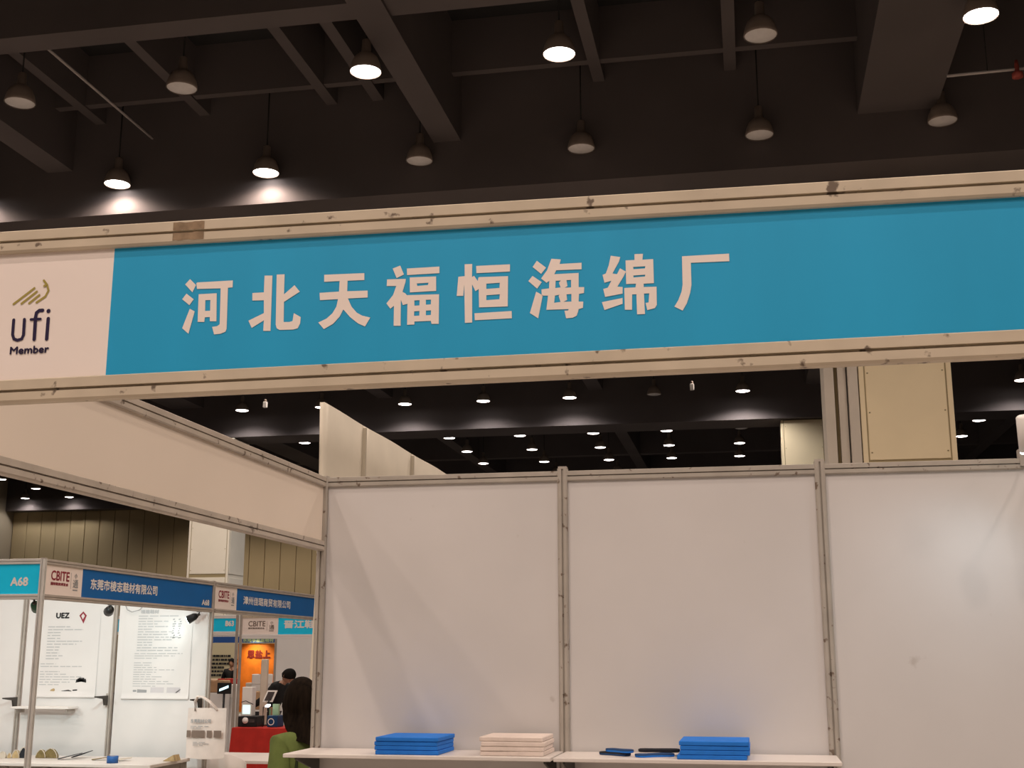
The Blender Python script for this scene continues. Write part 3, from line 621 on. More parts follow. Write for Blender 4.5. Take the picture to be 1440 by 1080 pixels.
# small wall shelf and brackets in the stand
s_ = thing('small_shelf', 'short white shelf below the left poster in the A68 stand', 'shelf', (-5.1, 9.5, 1.30))
MB().bbox(-5.42, -4.80, 9.40, 9.575, 1.275, 1.295, .003).build('board', M['white'], s_)
for bx in (-5.38, -4.84): MB().box(bx-.006, bx+.006, 9.42, 9.575, 1.235, 1.275).build('bracket', M['alu3'], s_)
def bracket(x, y, z, label):
    o = thing('shelf_bracket', label, 'bracket', (x, y, z), 0, 'dark shelf brackets in the A68 stand')
    MB().add([(x-.005, y, z), (x-.005, y-.24, z+.0), (x-.005, y-.24, z-.012), (x-.005, y-.08, z-.03), (x-.005, y-.06, z-.09), (x-.005, y, z-.09),
              (x+.012, y, z), (x+.012, y-.24, z+.0), (x+.012, y-.24, z-.012), (x+.012, y-.08, z-.03), (x+.012, y-.06, z-.09), (x+.012, y, z-.09)],
             [(0, 1, 2, 3, 4, 5), (11, 10, 9, 8, 7, 6), (0, 6, 7, 1), (1, 7, 8, 2), (2, 8, 9, 3), (3, 9, 10, 4), (4, 10, 11, 5), (5, 11, 6, 0)]).build('arm', M['bracket'], o)
    MB().box(x-.012, x+.018, y-.006, y, z-.11, z+.02).build('hook_plate', M['alu3'], o)
bracket(NX-1.03, 9.575, 1.40, 'dark metal bracket hooked on the post between the two posters')
bracket(NX-.05, 9.575, 1.38, 'dark metal bracket that the white tote bag hangs from')
bracket(NX-2.0, 9.575, 1.38, 'dark metal bracket on the leftmost rear post of the A68 stand')
# counter with samples
TZ = .845
tb = thing('display_table', 'long white-topped table along the rear panels of the A68 stand', 'table', (-4.8, 8.95, 0))
MB().bbox(-6.35, -3.52, 8.60, 9.40, TZ-.03, TZ, .004).build('tabletop', M['shelf'], tb)
for lx in (-6.3, -4.93, -3.57):
    for ly in (8.65, 9.35): MB().tube([(lx, ly, 0), (lx, ly, TZ-.03)], .018, 8).build('leg', M['alu3'], tb)
MB().box(-6.33, -3.54, 9.36, 9.375, .3, TZ-.03).build('modesty_panel', M['alu3'], tb)
def sole(u, L, hgt, m, label, rz=0., standing=True, v=None):
    p = on_z(u, v or 1066, TZ); x, y = p.x, min(max(p.y, 8.68), 9.28)
    o = thing('shoe_insole', label, 'insole', (x, y, TZ), rz, 'shoe insoles on the A68 table')
    pts = [(-.5, 0), (-.46, .35), (-.36, .62), (-.2, .85), (0, 1), (.2, .9), (.38, .6), (.48, .3), (.5, 0)]
    ca, sa = math.cos(rz), math.sin(rz)
    rings = []
    for t_, sc in ((-.02, .92), (-.012, 1), (.012, 1), (.02, .92)):
        rings.append([(x+a*L*sc*ca-t_*sa, y+a*L*sc*sa+t_*ca, TZ+.002+b*hgt*sc) for a, b in pts])
    MB().rings(rings, True).build('body', m, o)
    rim = MB().tube([(x+a*L*ca+.02*sa, y+a*L*sa-.02*ca, TZ+.004+b*hgt) for a, b in pts], .004, 5).build('rim', M['cream'], o)
sole(4, .07, .055, M['cream'], 'cream insole standing at the far left of the A68 table', .1)
sole(13.5, .04, .045, M['tan'], 'small tan insole standing second from the left on the A68 table', .3)
sole(23, .075, .07, M['tan'], 'tan cork insole standing left of the dark one on the A68 table', .0)
sole(33.5, .085, .095, M['blackfoam'], 'dark insole standing just left of the bright corner post', .0)
sole(58, .10, .075, M['brown'], 'brown insole standing just right of the bright corner post', .0)
sole(71.5, .145, .085, M['brown'], 'widest brown insole at the right end of the row', .0)
def flat(u, v, L, Wd, m, label, rz, lift=.012, cat='insole', name='flat_insole'):
    p = on_z(u, v, TZ); x, y = p.x, min(max(p.y, 8.72), 9.2)
    pts = [(-.5, 0), (-.4, .4), (-.1, .5), (.2, .35), (.5, .12), (.5, -.1), (.1, -.3), (-.3, -.5), (-.47, -.3)]
    ca, sa = math.cos(rz), math.sin(rz); rings = []
    for zz, sc in ((0, .9), (.004, 1), (.008, .97)):
        rings.append([(x+a*L*sc*ca-b*Wd*sc*sa, y+a*L*sc*sa+b*Wd*sc*ca, TZ+.002+zz+lift*(a+.5)) for a, b in pts])
    o = MB().rings(rings, True).build(name, m); tag(o, label, cat, 'flat samples on the A68 table')
flat(98, 1068, .22, .10, M['black'], 'black leather sole piece lying left of the middle post', .25, .05)
flat(115, 1066, .20, .10, M['blackfoam'], 'black foam piece with a raised tip near the middle post', .1, .06)
flat(141, 1069, .16, .09, M['brown'], 'dark brown sole piece lying right of the middle post', .0, .02)
flat(172, 1070, .17, .12, M['cream'], 'cream paper sheet lying beside the blue roll', .3, .02, 'paper', 'paper_sheet')
p = on_z(158, 1073, TZ); xx, yy = p.x, max(8.72, p.y)
br = thing('blue_roll', 'small blue tape roll at the front edge of the A68 table', 'roll', (xx, yy, TZ))
MB().lathe((xx, yy, TZ+.001), [(.03, 0), (.05, .0), (.05, .06), (.03, .06), (.03, 0)], 14).build('tape', mat('blue_tape', (.02, .10, .32), .5), br)
MB().lathe((xx, yy, TZ+.001), [(.026, .001), (.0295, .001), (.0295, .059), (.026, .059), (.026, .001)], 12).build('core', M['tan'], br)
p = on_z(250, 1068, TZ)
o = MB().add([(p.x-.05, 9.0, TZ+.001), (p.x+.07, 9.0, TZ+.001), (p.x+.05, 9.0, TZ+.055), (p.x-.05, 9.12, TZ+.001), (p.x+.07, 9.12, TZ+.001), (p.x+.05, 9.12, TZ+.055)],
             [(0, 1, 2), (5, 4, 3), (0, 3, 4, 1), (1, 4, 5, 2), (2, 5, 3, 0)]).build('folded_card', M['tan']); tag(o, 'tan folded card standing near the right end of the A68 table', 'card')

# tote bag on the bracket
tg = thing('tote_bag', 'white printed tote bag hanging at the right end of the A68 stand', 'bag', (-3.33, 9.38, 1.1))
x0, x1, z0, z1 = -3.545, -3.165, .85, 1.30; n = 12; vs = []; fq = []
for s_i, sg in ((0, -1), (1, 1)):
    for j in range(n+1):
        for i in range(n+1):
            a, b = i/n, j/n; bul = .028*math.sin(math.pi*a)*(1-.75*b)+.004*math.sin(9*a+4*b)
            vs.append((x0+(x1-x0)*(a+.02*math.sin(b*3)*(a-.5)), 9.36+sg*bul, z0+(z1-z0)*b-.01*math.sin(math.pi*a)*(1-b)))
for s_i in (0, 1):
    for j in range(n):
        for i in range(n): a = s_i*(n+1)**2+j*(n+1)+i; fq.append((a, a+1, a+n+2, a+n+1))
MB().add(vs, fq, True).build('bag_body', M['tote'], tg, fix=False)
for yy in (9.345, 9.375):
    MB().tube([(-3.47, yy, 1.27), (-3.48, yy, 1.36), (-3.46, yy, 1.405), (-3.41, yy, 1.40), (-3.34, yy, 1.36), (-3.25, yy, 1.28)], .009, 6).build('handle', M['tote'], tg)
OT = (0, 9.326, 0); tt, tk = MB(), MB()
add_text(tt, '东莞鞋材公司', OT, (1, 0, 0), (0, 0, 1), -3.50, -3.30, 1.165, 1.20, .0015)
lines(tt, OT, -3.50, -3.20, 1.12, 1.135, 2, .006, 21); lines(tt, OT, -3.47, -3.24, .965, .99, 3, .005, 22)
for a, b in ((-3.535, -3.495), (-3.485, -3.355), (-3.335, -3.285), (-3.265, -3.19)): tk.poly(OT, (1, 0, 0), (0, 0, 1), [(a, 1.035), (b, 1.035), (b, 1.098), (a, 1.098)])
tt.build('printed_text', M['grey_ink'], tg, fix=False); tk.build('printed_pictures', M['brown_ink'], tg, fix=False)

# second stand
b2 = thing('exhibition_stand', 'open neighbouring stand with a deep blue name board, next to the A68 stand', 'stand', (NX-1.5, 11.1, 0))
post(NX, 12.6, NZ, b2, M['alu3']); post(NX-2.97, 12.6, NZ, b2, M['alu3'])
aisle_board(b2, 9.62, 12.6, '漳州佳璐商贸有限公司', None, .73, 2.07)
beam((NX-2.95, 12.6, NZ), (NX-.018, 12.6, NZ), (0, -1, 0), .04, .03, b2, M['alu3'])
beam((NX-2.97, 9.62, NZ), (NX-2.97, 12.58, NZ), (1, 0, 0), .04, .03, b2, M['alu3'])
for k in range(3):
    a = 9.62+.99*k; MB().box(NX-2.973, NX-2.967, a+.02, a+.97, .08, NZ-.03).build('wall_panel', M['panel_far'], b2)
for k in (1, 2): post(NX-2.97, 9.62+.99*k, NZ, b2, M['alu3'])

# ------------------------------------------------------------------ stands farther along the aisle
YC = 17.5; ZC = 2.42
b3 = thing('exhibition_stand', 'farther stand with a cyan board and a white logo field, seen through the open stand', 'stand', (-5, 19, 0))
for px in (-6.52, -3.55): post(px, YC, ZC, b3, M['alu3'])
beam((-6.50, YC, ZC), (-3.57, YC, ZC), (0, -1, 0), .045, .03, b3, M['alu'])
beam((-6.50, YC, ZC-.31), (-3.57, YC, ZC-.31), (0, -1, 0), .07, .03, b3, M['panel_far'])
MB().box(-6.5, -5.88, YC-.004, YC+.002, ZC-.32, ZC-.04).build('logo_board', M['white_print'], b3)
MB().box(-5.88, -3.57, YC-.004, YC+.002, ZC-.32, ZC-.04).build('name_board', M['cyan'], b3)
rd, gy, lt = MB(), MB(), MB(); OC = (0, YC-.006, 0)
cb_logo(rd, gy, OC, (1, 0, 0), (0, 0, 1), -6.5, -5.88, ZC-.31, ZC-.05); add_text(lt, '晋江鞋业行', OC, (1, 0, 0), (0, 0, 1), -5.78, -4.9, ZC-.21, ZC-.09, .006)
rd.build('logo_lettering', M['brown_ink'], b3, fix=False); gy.build('logo_mark', M['brown_ink'], b3, fix=False); lt.build('lettering', M['white'], b3, fix=False)
beam((on_y(387, 930, 20.4).x+.02, 20.4, ZC-.15), (-3.57, 20.4, ZC-.15), (0, -1, 0), .05, .03, b3, M['alu'])
XC0 = on_y(387, 930, 20.4).x
for k in range(3):
    xa = XC0+.99*k; MB().box(xa+.02, xa+.97, 20.397, 20.403, .08, ZC-.2).build('wall_panel', M['panel_far'], b3); post(xa, 20.4, ZC-.14, b3, M['alu3'])
b4 = thing('exhibition_stand', 'farther stand numbered B63 with a small cyan board, left of the white logo field', 'stand', (-8, 19, 0))
post(-6.60, YC+.02, ZC, b4, M['alu3']); post(-9.5, YC+.02, ZC, b4, M['alu3'])
beam((-9.48, YC+.02, ZC), (-6.62, YC+.02, ZC), (0, -1, 0), .05, .03, b4, M['panel_far']); beam((-9.48, YC+.02, ZC-.26), (-6.62, YC+.02, ZC-.26), (0, -1, 0), .05, .03, b4, M['panel_far'])
MB().box(-9.48, -6.62, YC+.016, YC+.022, ZC-.27, ZC-.04).build('end_board', M['cyan'], b4)
lt = MB(); add_text(lt, 'B63', (0, YC+.013, 0), (1, 0, 0), (0, 0, 1), -6.80, -6.66, ZC-.17, ZC-.09, .006); lt.build('number', M['white'], b4, fix=False)
# far stand with the orange banner
b5 = thing('exhibition_stand', 'distant stand with a blue name board above an orange banner wall', 'stand', (-12, 31, 0))
for px in (-13.6, -11.9, -10.75): post(px, 29.9, 2.3, b5, M['alu3'])
MB().box(-13.6, -10.75, 29.88, 29.92, 2.10, 2.26).build('name_board', mat('royal_blue_board', (.03, .10, .35), .5), b5)
lt = MB(); add_text(lt, '东莞市思盐鞋材', (0, 29.87, 0), (1, 0, 0), (0, 0, 1), -11.72, -10.85, 2.12, 2.22, .006); lt.build('lettering', mat('pale_green_letters', (.45, .6, .35), .5), b5, fix=False)
beam((-13.6, 29.9, 2.32), (-10.75, 29.9, 2.32), (0, -1, 0), .05, .04, b5, M['panel_far'])
MB().box(-11.9, -10.8, 30.0, 30.04, .3, 2.08).build('banner', M['orange'], b5, label='orange banner with dark red characters')
lt = MB(); add_text(lt, '思盐上', (0, 29.985, 0), (1, 0, 0), (0, 0, 1), -11.62, -10.98, 1.70, 1.90, .012); lt.build('banner_lettering', mat('maroon_ink', (.16, .015, .01), .6), b5, fix=False)
MB().box(-14.5, -11.9, 33.0, 33.05, .0, 2.3).build('wall_panel', mat('yellowish_panel', (.62, .55, .36), .6), b5)
bl = MB(); lines(bl, (0, 32.98, 0), -14.2, -12.4, 1.2, 1.75, 6, .06, 31); bl.build('wall_print', M['black_ink'], b5, fix=False)
MB().box(-14.0, -11.95, 29.2, 29.7, .0, 1.10).build('counter', M['box_tan'], b5)
MB().bbox(-14.05, -11.93, 29.15, 29.75, 1.10, 1.16, .01).build('counter_top', mat('light_wood', (.62, .45, .30), .5), b5)
l = bpy.data.lights.new('banner_light', 'SPOT'); l.energy = 60; l.color = (1, .8, .5); l.spot_size = R(100); l.spot_blend = 1
lo = bpy.data.objects.new('banner_light', l); put(lo, b5); lo.location = (-11.35, 29.5, 2.25); lo.rotation_euler = V3((0, .6, -1)).to_track_quat('-Z', 'Y').to_euler()

# ------------------------------------------------------------------ tables and displays in the aisle
wt = thing('folding_table', 'plain white table in front of the red-covered table', 'table', (-3.4, 10.8, 0))
MB().bbox(-4.0, -2.95, 10.30, 11.30, .72, .75, .004).build('tabletop', M['shelf'], wt)
for lx in (-3.95, -3.0):
    for ly in (10.35, 11.25): MB().tube([(lx, ly, 0), (lx, ly, .72)], .016, 8).build('leg', M['alu3'], wt)
ch = thing('plastic_chair', 'white plastic chair with a rounded back beside the white table', 'chair', (-3.35, 9.9, 0))
def chairback(zc):
    return [(-3.35+.23*math.sin(t), 9.78+.10*math.cos(t)*0-.08*math.cos(t), zc+.10*math.cos(t)) for t in [(-1.45+2.9*i/12) for i in range(13)]]
top = chairback(.76); bot = [(a*1, b+.02, .50) for a, b, c in top]
vs = []
for d in (0, .02):
    vs += [(a, b+d, c) for a, b, c in bot]+[(a, b+d, c) for a, b, c in top]
n = 13; fq = []
for d in (0, 1):
    for i in range(n-1): q = (d*2*n+i, d*2*n+i+1, d*2*n+n+i+1, d*2*n+n+i); fq.append(q)
for i in range(n-1): fq.append((n+i, n+i+1, 3*n+i+1, 3*n+i)); fq.append((i, i+1, 2*n+i+1, 2*n+i))
for i in (0, n-1): fq.append((i, n+i, 3*n+i, 2*n+i))
MB().add(vs, fq, True).build('backrest', M['white'], ch)
MB().bbox(-3.57, -3.13, 9.78, 10.2, .42, .45, .01).build('seat', M['white'], ch)
for lx in (-3.54, -3.16):
    for ly in (9.81, 10.17): MB().tube([(lx, ly, 0), (lx*.98-.07, ly, .42)] if False else [(lx, ly, 0), (lx, ly, .42)], .018, 8).build('leg', M['white'], ch)
rt = thing('covered_table', 'table covered to the floor with a pleated red tablecloth', 'table', (-5.3, 16.1, 0))
MB().box(-5.80, -4.5, 15.75, 16.35, .72, .745).build('tabletop', M['white'], rt)
vs, fq = [], []
out = []
def edge(t):
    per = [(-5.82, 15.72), (-4.48, 15.72), (-4.48, 16.38), (-5.82, 16.38), (-5.82, 15.72)]
    seg = int(t*4) if t < 1 else 3; f = t*4-seg
    return (per[seg][0]*(1-f)+per[seg+1][0]*f, per[seg][1]*(1-f)+per[seg+1][1]*f)
N = 160
for j, (zz, fl) in enumerate(((.750, 0), (.74, .3), (.5, .7), (.25, 1), (.01, 1.3))):
    for i in range(N):
        a, b = edge(i/N); cx, cy = -5.15, 16.05; wv = .014*fl*math.sin(i*1.05)+.05*fl
        d = V3((a-cx, b-cy, 0)).normalized(); vs.append((a+d.x*wv, b+d.y*wv, zz))
for j in range(4):
    for i in range(N): fq.append((j*N+i, j*N+(i+1) % N, (j+1)*N+(i+1) % N, (j+1)*N+i))
fq.append(tuple(range(N)))
tag(MB().add(vs, fq).build('tablecloth', M['red']), 'red pleated tablecloth hanging over the table in front of the man in black', 'tablecloth')
def boxy(x0, x1, y0, y1, z0, z1, m, name, label, cat, b=.006, group=None):
    o = thing(name, label, cat, ((x0+x1)/2, (y0+y1)/2, z0), 0, group); MB().bbox(x0, x1, y0, y1, z0, z1, b).build('body', m, o); return o
T0 = .752
def at(u, v): return on_y(u, v, 15.95)
q0, q1 = at(338, 1021), at(365, 1007)
o = boxy(q0.x, q1.x, 15.85, 16.15, T0, q1.z, M['black'], 'display_machine', 'black display device with a chrome knob on the red table', 'device')
MB().tube([(q0.x+.12, 15.85, T0+.09), (q0.x+.12, 15.83, T0+.09)], .045, 14).build('dial', M['white'], o); MB().box(q1.x-.12, q1.x-.03, 15.845, 15.85, T0+.06, T0+.11).build('screen', M['glass'], o)
a, b = at(341, 1006), at(357, 966)
o = boxy(a.x, b.x, 15.9, 16.05, q1.z+.001, b.z, M['white'], 'display_screen', 'tall white lit display panel standing on the black device', 'display')
MB().box(a.x+.02, b.x-.02, 15.895, 15.90, q1.z+.03, q1.z+.16).build('lit_screen', glow('cool_screen', (.7, .95, .92), .8), o)
MB().tube([(a.x, 15.89, q1.z+.2), ((a.x+b.x)/2, 15.86, q1.z+.22), (b.x+.03, 15.88, q1.z+.17)], .006, 6).build('wire', M['black'], o)
a, b = at(346, 1000), at(355, 932)
o = thing('display_stand', 'slim cream advertising stand behind the white display panel', 'display', (a.x, 16.53, 0))
MB().bbox(a.x-.02, b.x+.02, 16.5, 16.56, 0, b.z+.05, .01).build('panel', M['cream'], o); MB().box(a.x-.08, b.x+.08, 16.44, 16.62, 0, .02).build('foot', M['alu3'], o)
a, b = at(379, 1021), at(394, 1006)
o = boxy(a.x, b.x, 15.85, 16.1, T0, b.z, M['box_blue'], 'device_box', 'dark blue box with a white ring print on the red table', 'box')
rg = MB(); rg.stroke((0, 15.848, 0), (1, 0, 0), (0, 0, 1), [((a.x+b.x)/2-.02+.045*math.cos(t), T0+.075+.045*math.sin(t)) for t in [i*math.pi/8 for i in range(17)]], .012); rg.build('ring_print', M['white'], o, fix=False)
c, d = at(384, 1005), at(393, 990)
o = boxy(c.x, d.x, 15.92, 15.98, b.z+.001, d.z, M['green_screen'], 'sample_card', 'pale green card standing on the blue box', 'card', .003)
a, b = on_y(370, 987, 16.25), on_y(389, 971, 16.25)
o = thing('tablet_stand', 'tablet in a white frame tilted on a black stand on the red table', 'tablet', ((a.x+b.x)/2, 16.0, T0))
MB(Matrix.Shear('XY', 4, (0, 0)) if False else None).add([(a.x, 16.22, a.z), (b.x-.05, 16.22, a.z), (b.x, 16.28, b.z), (a.x+.05, 16.28, b.z), (a.x, 16.24, a.z), (b.x-.05, 16.24, a.z), (b.x, 16.30, b.z), (a.x+.05, 16.30, b.z)],
     [(0, 1, 2, 3), (7, 6, 5, 4), (0, 4, 5, 1), (1, 5, 6, 2), (2, 6, 7, 3), (3, 7, 4, 0)]).build('frame', M['white'], o)
MB().add([(a.x+.03, 16.217, a.z+.02), (b.x-.07, 16.217, a.z+.02), (b.x-.03, 16.262, b.z-.02), (a.x+.07, 16.262, b.z-.02)], [(0, 1, 2, 3)]).build('screen', M['glass'], o, fix=False)
MB().tube([((a.x+b.x)/2, 16.22, T0), ((a.x+b.x)/2, 16.22, a.z+.05)], .012, 8).build('pole', M['black'], o); MB().lathe(((a.x+b.x)/2, 16.22, T0), [(.06, 0), (.07, .01), (.01, .02)], 14, caps=True).build('foot', M['black'], o)
a = at(381, 992)
o = thing('desk_lamp', 'small white lit lamp head under the tablet', 'lamp', (a.x, 15.93, T0))
MB().tube([(a.x-.07, 15.83, T0), (a.x-.07, 15.83, a.z-.02), (a.x-.03, 15.83, a.z-.01)], .008, 6).build('pole', M['black'], o)
MB().tube([(a.x-.04, 15.83, a.z-.01), (a.x, 15.83, a.z), (a.x+.04, 15.83, a.z+.01)], [.012, .026, .012], 10).build('lit_head', glow('white_led', (1, 1, 1), 3), o)
a, b = at(364, 1012), at(370, 996)
o = boxy(a.x, b.x, 16.29, 16.34, T0, b.z, M['box_tan'], 'picture_frame', 'small framed card standing between the two devices', 'frame', .004)
MB().box(a.x+.01, b.x-.01, 16.285, 16.29, T0+.03, b.z-.02).build('picture', M['green_screen'], o)
k = 0
for (u, v, du, dv, mm, nm, lb) in [(310, 965, 10, 8, 'box_tan', 'carton', 'tan carton low behind the first counter'), (322, 972, 9, 9, 'white', 'carton', 'white carton below the counter'), (309, 985, 8, 12, 'red', 'carton', 'dark red carton near the stand post'),
                              (360, 985, 9, 12, 'box_tan', 'carton', 'tan carton behind the tablet'), (369, 955, 12, 7, 'white', 'carton', 'white carton on the shelf behind the tablet'), (358, 968, 10, 8, 'cream', 'carton', 'cream carton above the tan one'), (366, 1000, 8, 9, 'tan', 'carton', 'small tan carton at table height'),
                              (324, 1000, 9, 13, 'cream', 'carton', 'cream carton between the tote bag and the red table'), (329, 1016, 7, 12, 'white', 'carton', 'white carton right beside the tote bag'), (320, 958, 12, 4, 'red', 'carton', 'flat dark red carton on the counter')]:
    p = on_y(u, v, 18.3+.25*k); hx, hz = du/80, dv/80
    o = thing('carton', lb, 'carton', (p.x, p.y, 0), 0, 'cartons heaped in the farther stands'); MB().bbox(p.x-hx, p.x+hx, p.y-.12, p.y+.12, p.z-hz, p.z+hz, .01).build('body', M[mm], o)
    MB().box(p.x-.02, p.x+.02, p.y-.123, p.y+.123, p.z+hz-.001, p.z+hz+.003).build('tape', M['tan'], o)
    MB().box(p.x-hx, p.x+hx, p.y-.12, p.y+.12, 0, p.z-hz-.002).build('plinth', M['panel_far'], o); k += 1
for (u, v, lb) in ((315, 968, 'lit cool white screen glimpsed low in the farther stand'),):
    p = on_y(u, v, 18.0); o = thing('lit_screen', lb, 'screen', p)
    MB().box(p.x-.12, p.x+.12, p.y, p.y+.03, p.z-.09, p.z+.09).build('bezel', M['black'], o); MB().add([(p.x-.08, p.y-.004, p.z-.05), (p.x+.08, p.y-.004, p.z+.01), (p.x+.08, p.y-.004, p.z+.05), (p.x-.08, p.y-.004, p.z-.01)], [(0, 1, 2, 3)]).build('panel', glow('cool_panel', (.6, .9, 1), 1.5), o, fix=False)
    MB().tube([(p.x, p.y+.015, 0), (p.x, p.y+.015, p.z-.09)], .02, 8).build('pole', M['black'], o)

# ------------------------------------------------------------------ people
def skinned(verts, edges, radii, root=0, sub=1):
    me = bpy.data.meshes.new('sk'); me.from_pydata([tuple(v) for v in verts], edges, [])
    o = bpy.data.objects.new('sk', me); COL.objects.link(o)
    md = o.modifiers.new('s', 'SKIN'); md.use_smooth_shade = True; o.modifiers.new('d', 'SUBSURF').levels = sub
    for i, r_ in enumerate(radii):
        rr = r_ if isinstance(r_, tuple) else (r_, r_)
        me.skin_vertices[0].data[i].radius = rr
        me.skin_vertices[0].data[i].use_root = (i == root)
    dg = bpy.context.evaluated_depsgraph_get(); res = bpy.data.meshes.new_from_object(o.evaluated_get(dg))
    vs = [tuple(v.co) for v in res.vertices]; fs_ = [tuple(p.vertices) for p in res.polygons]
    bpy.data.objects.remove(o); bpy.data.meshes.remove(me); bpy.data.meshes.remove(res)
    return vs, fs_
def head_shape(c, rotm, s=1.):
    vs, fq = [], []; n, m = 20, 16
    for j in range(m+1):
        th = math.pi*j/m
        for i in range(n):
            ph = 2*math.pi*i/n; x = math.sin(th)*math.cos(ph); y = math.sin(th)*math.sin(ph); z = math.cos(th)
            # front is -y
            hw = .076*(1-.22*max(0, -z)**1.5); hd = .098*(1-.12*max(0, -z)); hz = .118
            X_, Y_, Z_ = x*hw, y*hd, z*hz
            if y < 0:
                Y_ -= .012*math.exp(-((x/.25)**2+((z+.75)/.2)**2))          # chin
                Y_ -= .024*math.exp(-((x/.14)**2+((z+.12)/.16)**2))         # nose
                Y_ += .008*math.exp(-(((abs(x)-.38)/.16)**2+((z-.10)/.12)**2))  # eye sockets
                Y_ -= .006*math.exp(-((x/.3)**2+((z+.45)/.07)**2))          # lips
            vs.append(tuple(c+rotm @ V3((X_, Y_, Z_))*s))
    for j in range(m):
        for i in range(n): fq.append((j*n+i, j*n+(i+1) % n, (j+1)*n+(i+1) % n, (j+1)*n+i))
    for sx in (-1, 1):     # ears
        b = len(vs)
        for k2 in range(8):
            t = 2*math.pi*k2/8; vs.append(tuple(c+rotm @ V3((sx*.074, .012+.018*math.cos(t), -.005+.03*math.sin(t)))*s)); 
        for k2 in range(8):
            t = 2*math.pi*k2/8; vs.append(tuple(c+rotm @ V3((sx*.088, .020+.018*math.cos(t), -.003+.03*math.sin(t)))*s))
        for k2 in range(8): fq.append((b+k2, b+(k2+1) % 8, b+8+(k2+1) % 8, b+8+k2))
        fq.append(tuple(b+8+k2 for k2 in range(8)))
    return vs, fq
def person(x, y, rz, height, label, top, legs, lean=0., head_pitch=0., head_yaw=0., arm=((.0, .0), (.0, .0)), hair='short', sleeve_m=None, hairmat='hair', piping=None, sw=.175, hl=.30):
    """stands with the feet on the floor, faces local -y; lean tips the trunk forward about the hips (radians)"""
    k = height/1.70
    T = Matrix.Translation((x, y, 0)) @ Matrix.Rotation(rz, 4, 'Z') @ Matrix.Scale(k, 4)
    hip = V3((0, 0, .92)); RL = Matrix.Rotation(lean, 3, 'X')
    up_ = lambda p: hip+RL @ (V3(p)-hip)
    P = {}; names = []; rad = []; E_ = []
    def add(nm, p, r_, par=None):
        names.append(nm); P[nm] = V3(p); rad.append(r_)
        if par: E_.append((names.index(par), len(names)-1))
    add('pel', (0, .0, .93), (.135, .105)); add('waist', up_((0, .0, 1.06)), (.125, .095), 'pel'); add('chest', up_((0, .01, 1.25)), (.150, .110), 'waist')
    add('uchest', up_((0, .02, 1.38)), (.125, .085), 'chest'); add('neck', up_((0, .015, 1.46)), (.056, .056), 'uchest'); add('neck2', up_((0, -.005, 1.53)), (.052, .052), 'neck')
    for s, sd in ((-1, 0), (1, 1)):
        t = str(s); fwdA, outA = arm[sd]
        sh_ = up_((s*sw, .02, 1.385)); add('sh'+t, sh_, .056, 'uchest')
        d = Matrix.Rotation(fwdA, 3, 'X') @ V3((s*(.10+outA), 0, -1)).normalized()
        el = sh_+d*.27; add('el'+t, el, .042, 'sh'+t)
        d2 = Matrix.Rotation(fwdA+.35, 3, 'X') @ V3((s*(.02+outA*.5), 0, -1)).normalized()
        wr = el+d2*.235; add('wr'+t, wr, (.028, .024), 'el'+t); pm = wr+d2*.055; add('pm'+t, pm, (.040, .018), 'wr'+t); P['d'+t] = d2
        add('hp'+t, (s*.095, 0, .86), .095, 'pel'); add('kn'+t, (s*.11, -.01, .48), .058, 'hp'+t); add('an'+t, (s*.115, .02, .09), .038, 'kn'+t)
        add('ft'+t, (s*.12, -.10, .04), .038, 'an'+t); add('to'+t, (s*.125, -.17, .03), .028, 'ft'+t)
    vs, fq = skinned([P[n_] for n_ in names], E_, rad)
    def merge(v2, f2):
        b = len(vs); vs.extend(v2); fq.extend(tuple(i+b for i in f) for f in f2)
    for s in (-1, 1):      # five fingers rooted in the palm, bent a little
        t = str(s); pm = P['pm'+t]; d2 = P['d'+t]; side = V3((0, 1, 0)); side = (side-d2*side.dot(d2)).normalized(); nrm = d2.cross(side).normalized()*(-s)
        for q, (off, ln) in enumerate(((-.028, .068), (-.009, .076), (.010, .071), (.027, .056))):
            a = pm+side*off; pts = [a, a+d2*.030, a+d2*(.030+ln*.45)+nrm*.006, a+d2*(.028+ln*.78)+nrm*.018, a+d2*(.022+ln)+nrm*.030]
            merge(*skinned(pts, [(i, i+1) for i in range(4)], [.0095, .0092, .0085, .008, .006], 0, 1))
        a = pm-d2*.03-side*.02
        merge(*skinned([a, a-side*.028+d2*.018, a-side*.040+d2*.045+nrm*.008, a-side*.040+d2*.068+nrm*.014], [(0, 1), (1, 2), (2, 3)], [.013, .0115, .010, .007], 0, 1))
    hc = up_((0, -.012, 1.60)); HR = RL @ Matrix.Rotation(head_yaw, 3, 'Z') @ Matrix.Rotation(head_pitch, 3, 'X')
    hv, hf = head_shape(hc, HR); merge(hv, hf)
    body = MB(T).add(vs, fq, True).build('person', M['skin'])
    tag(body, label, 'person')
    def child(v2, f2, name, m): return MB(T).add(v2, f2, True).build(name, m, body)
    # eyes
    ev = MB(T)
    for s in (-1, 1):
        c = hc+HR @ V3((s*.030, -.080, .010)); ev.lathe(c, [(0, .007), (.009, .004), (.012, 0), (.009, -.004), (0, -.007)], 8)
    ev.build('eyes', M['black'], body)
    # jacket grown over trunk and arms
    nm = ['pel', 'waist', 'chest', 'uchest', 'neck']+[a+b for b in ('-1', '1') for a in ('sh', 'el', 'wr')]
    jr = {'pel': (.160, .128), 'waist': (.148, .118), 'chest': (.170, .130), 'uchest': (.145, .105), 'neck': (.066, .066), 'sh-1': .078, 'sh1': .078, 'el-1': .062, 'el1': .062, 'wr-1': .048, 'wr1': .048}
    jp = dict(P); jp['pel'] = V3((0, 0, .86))
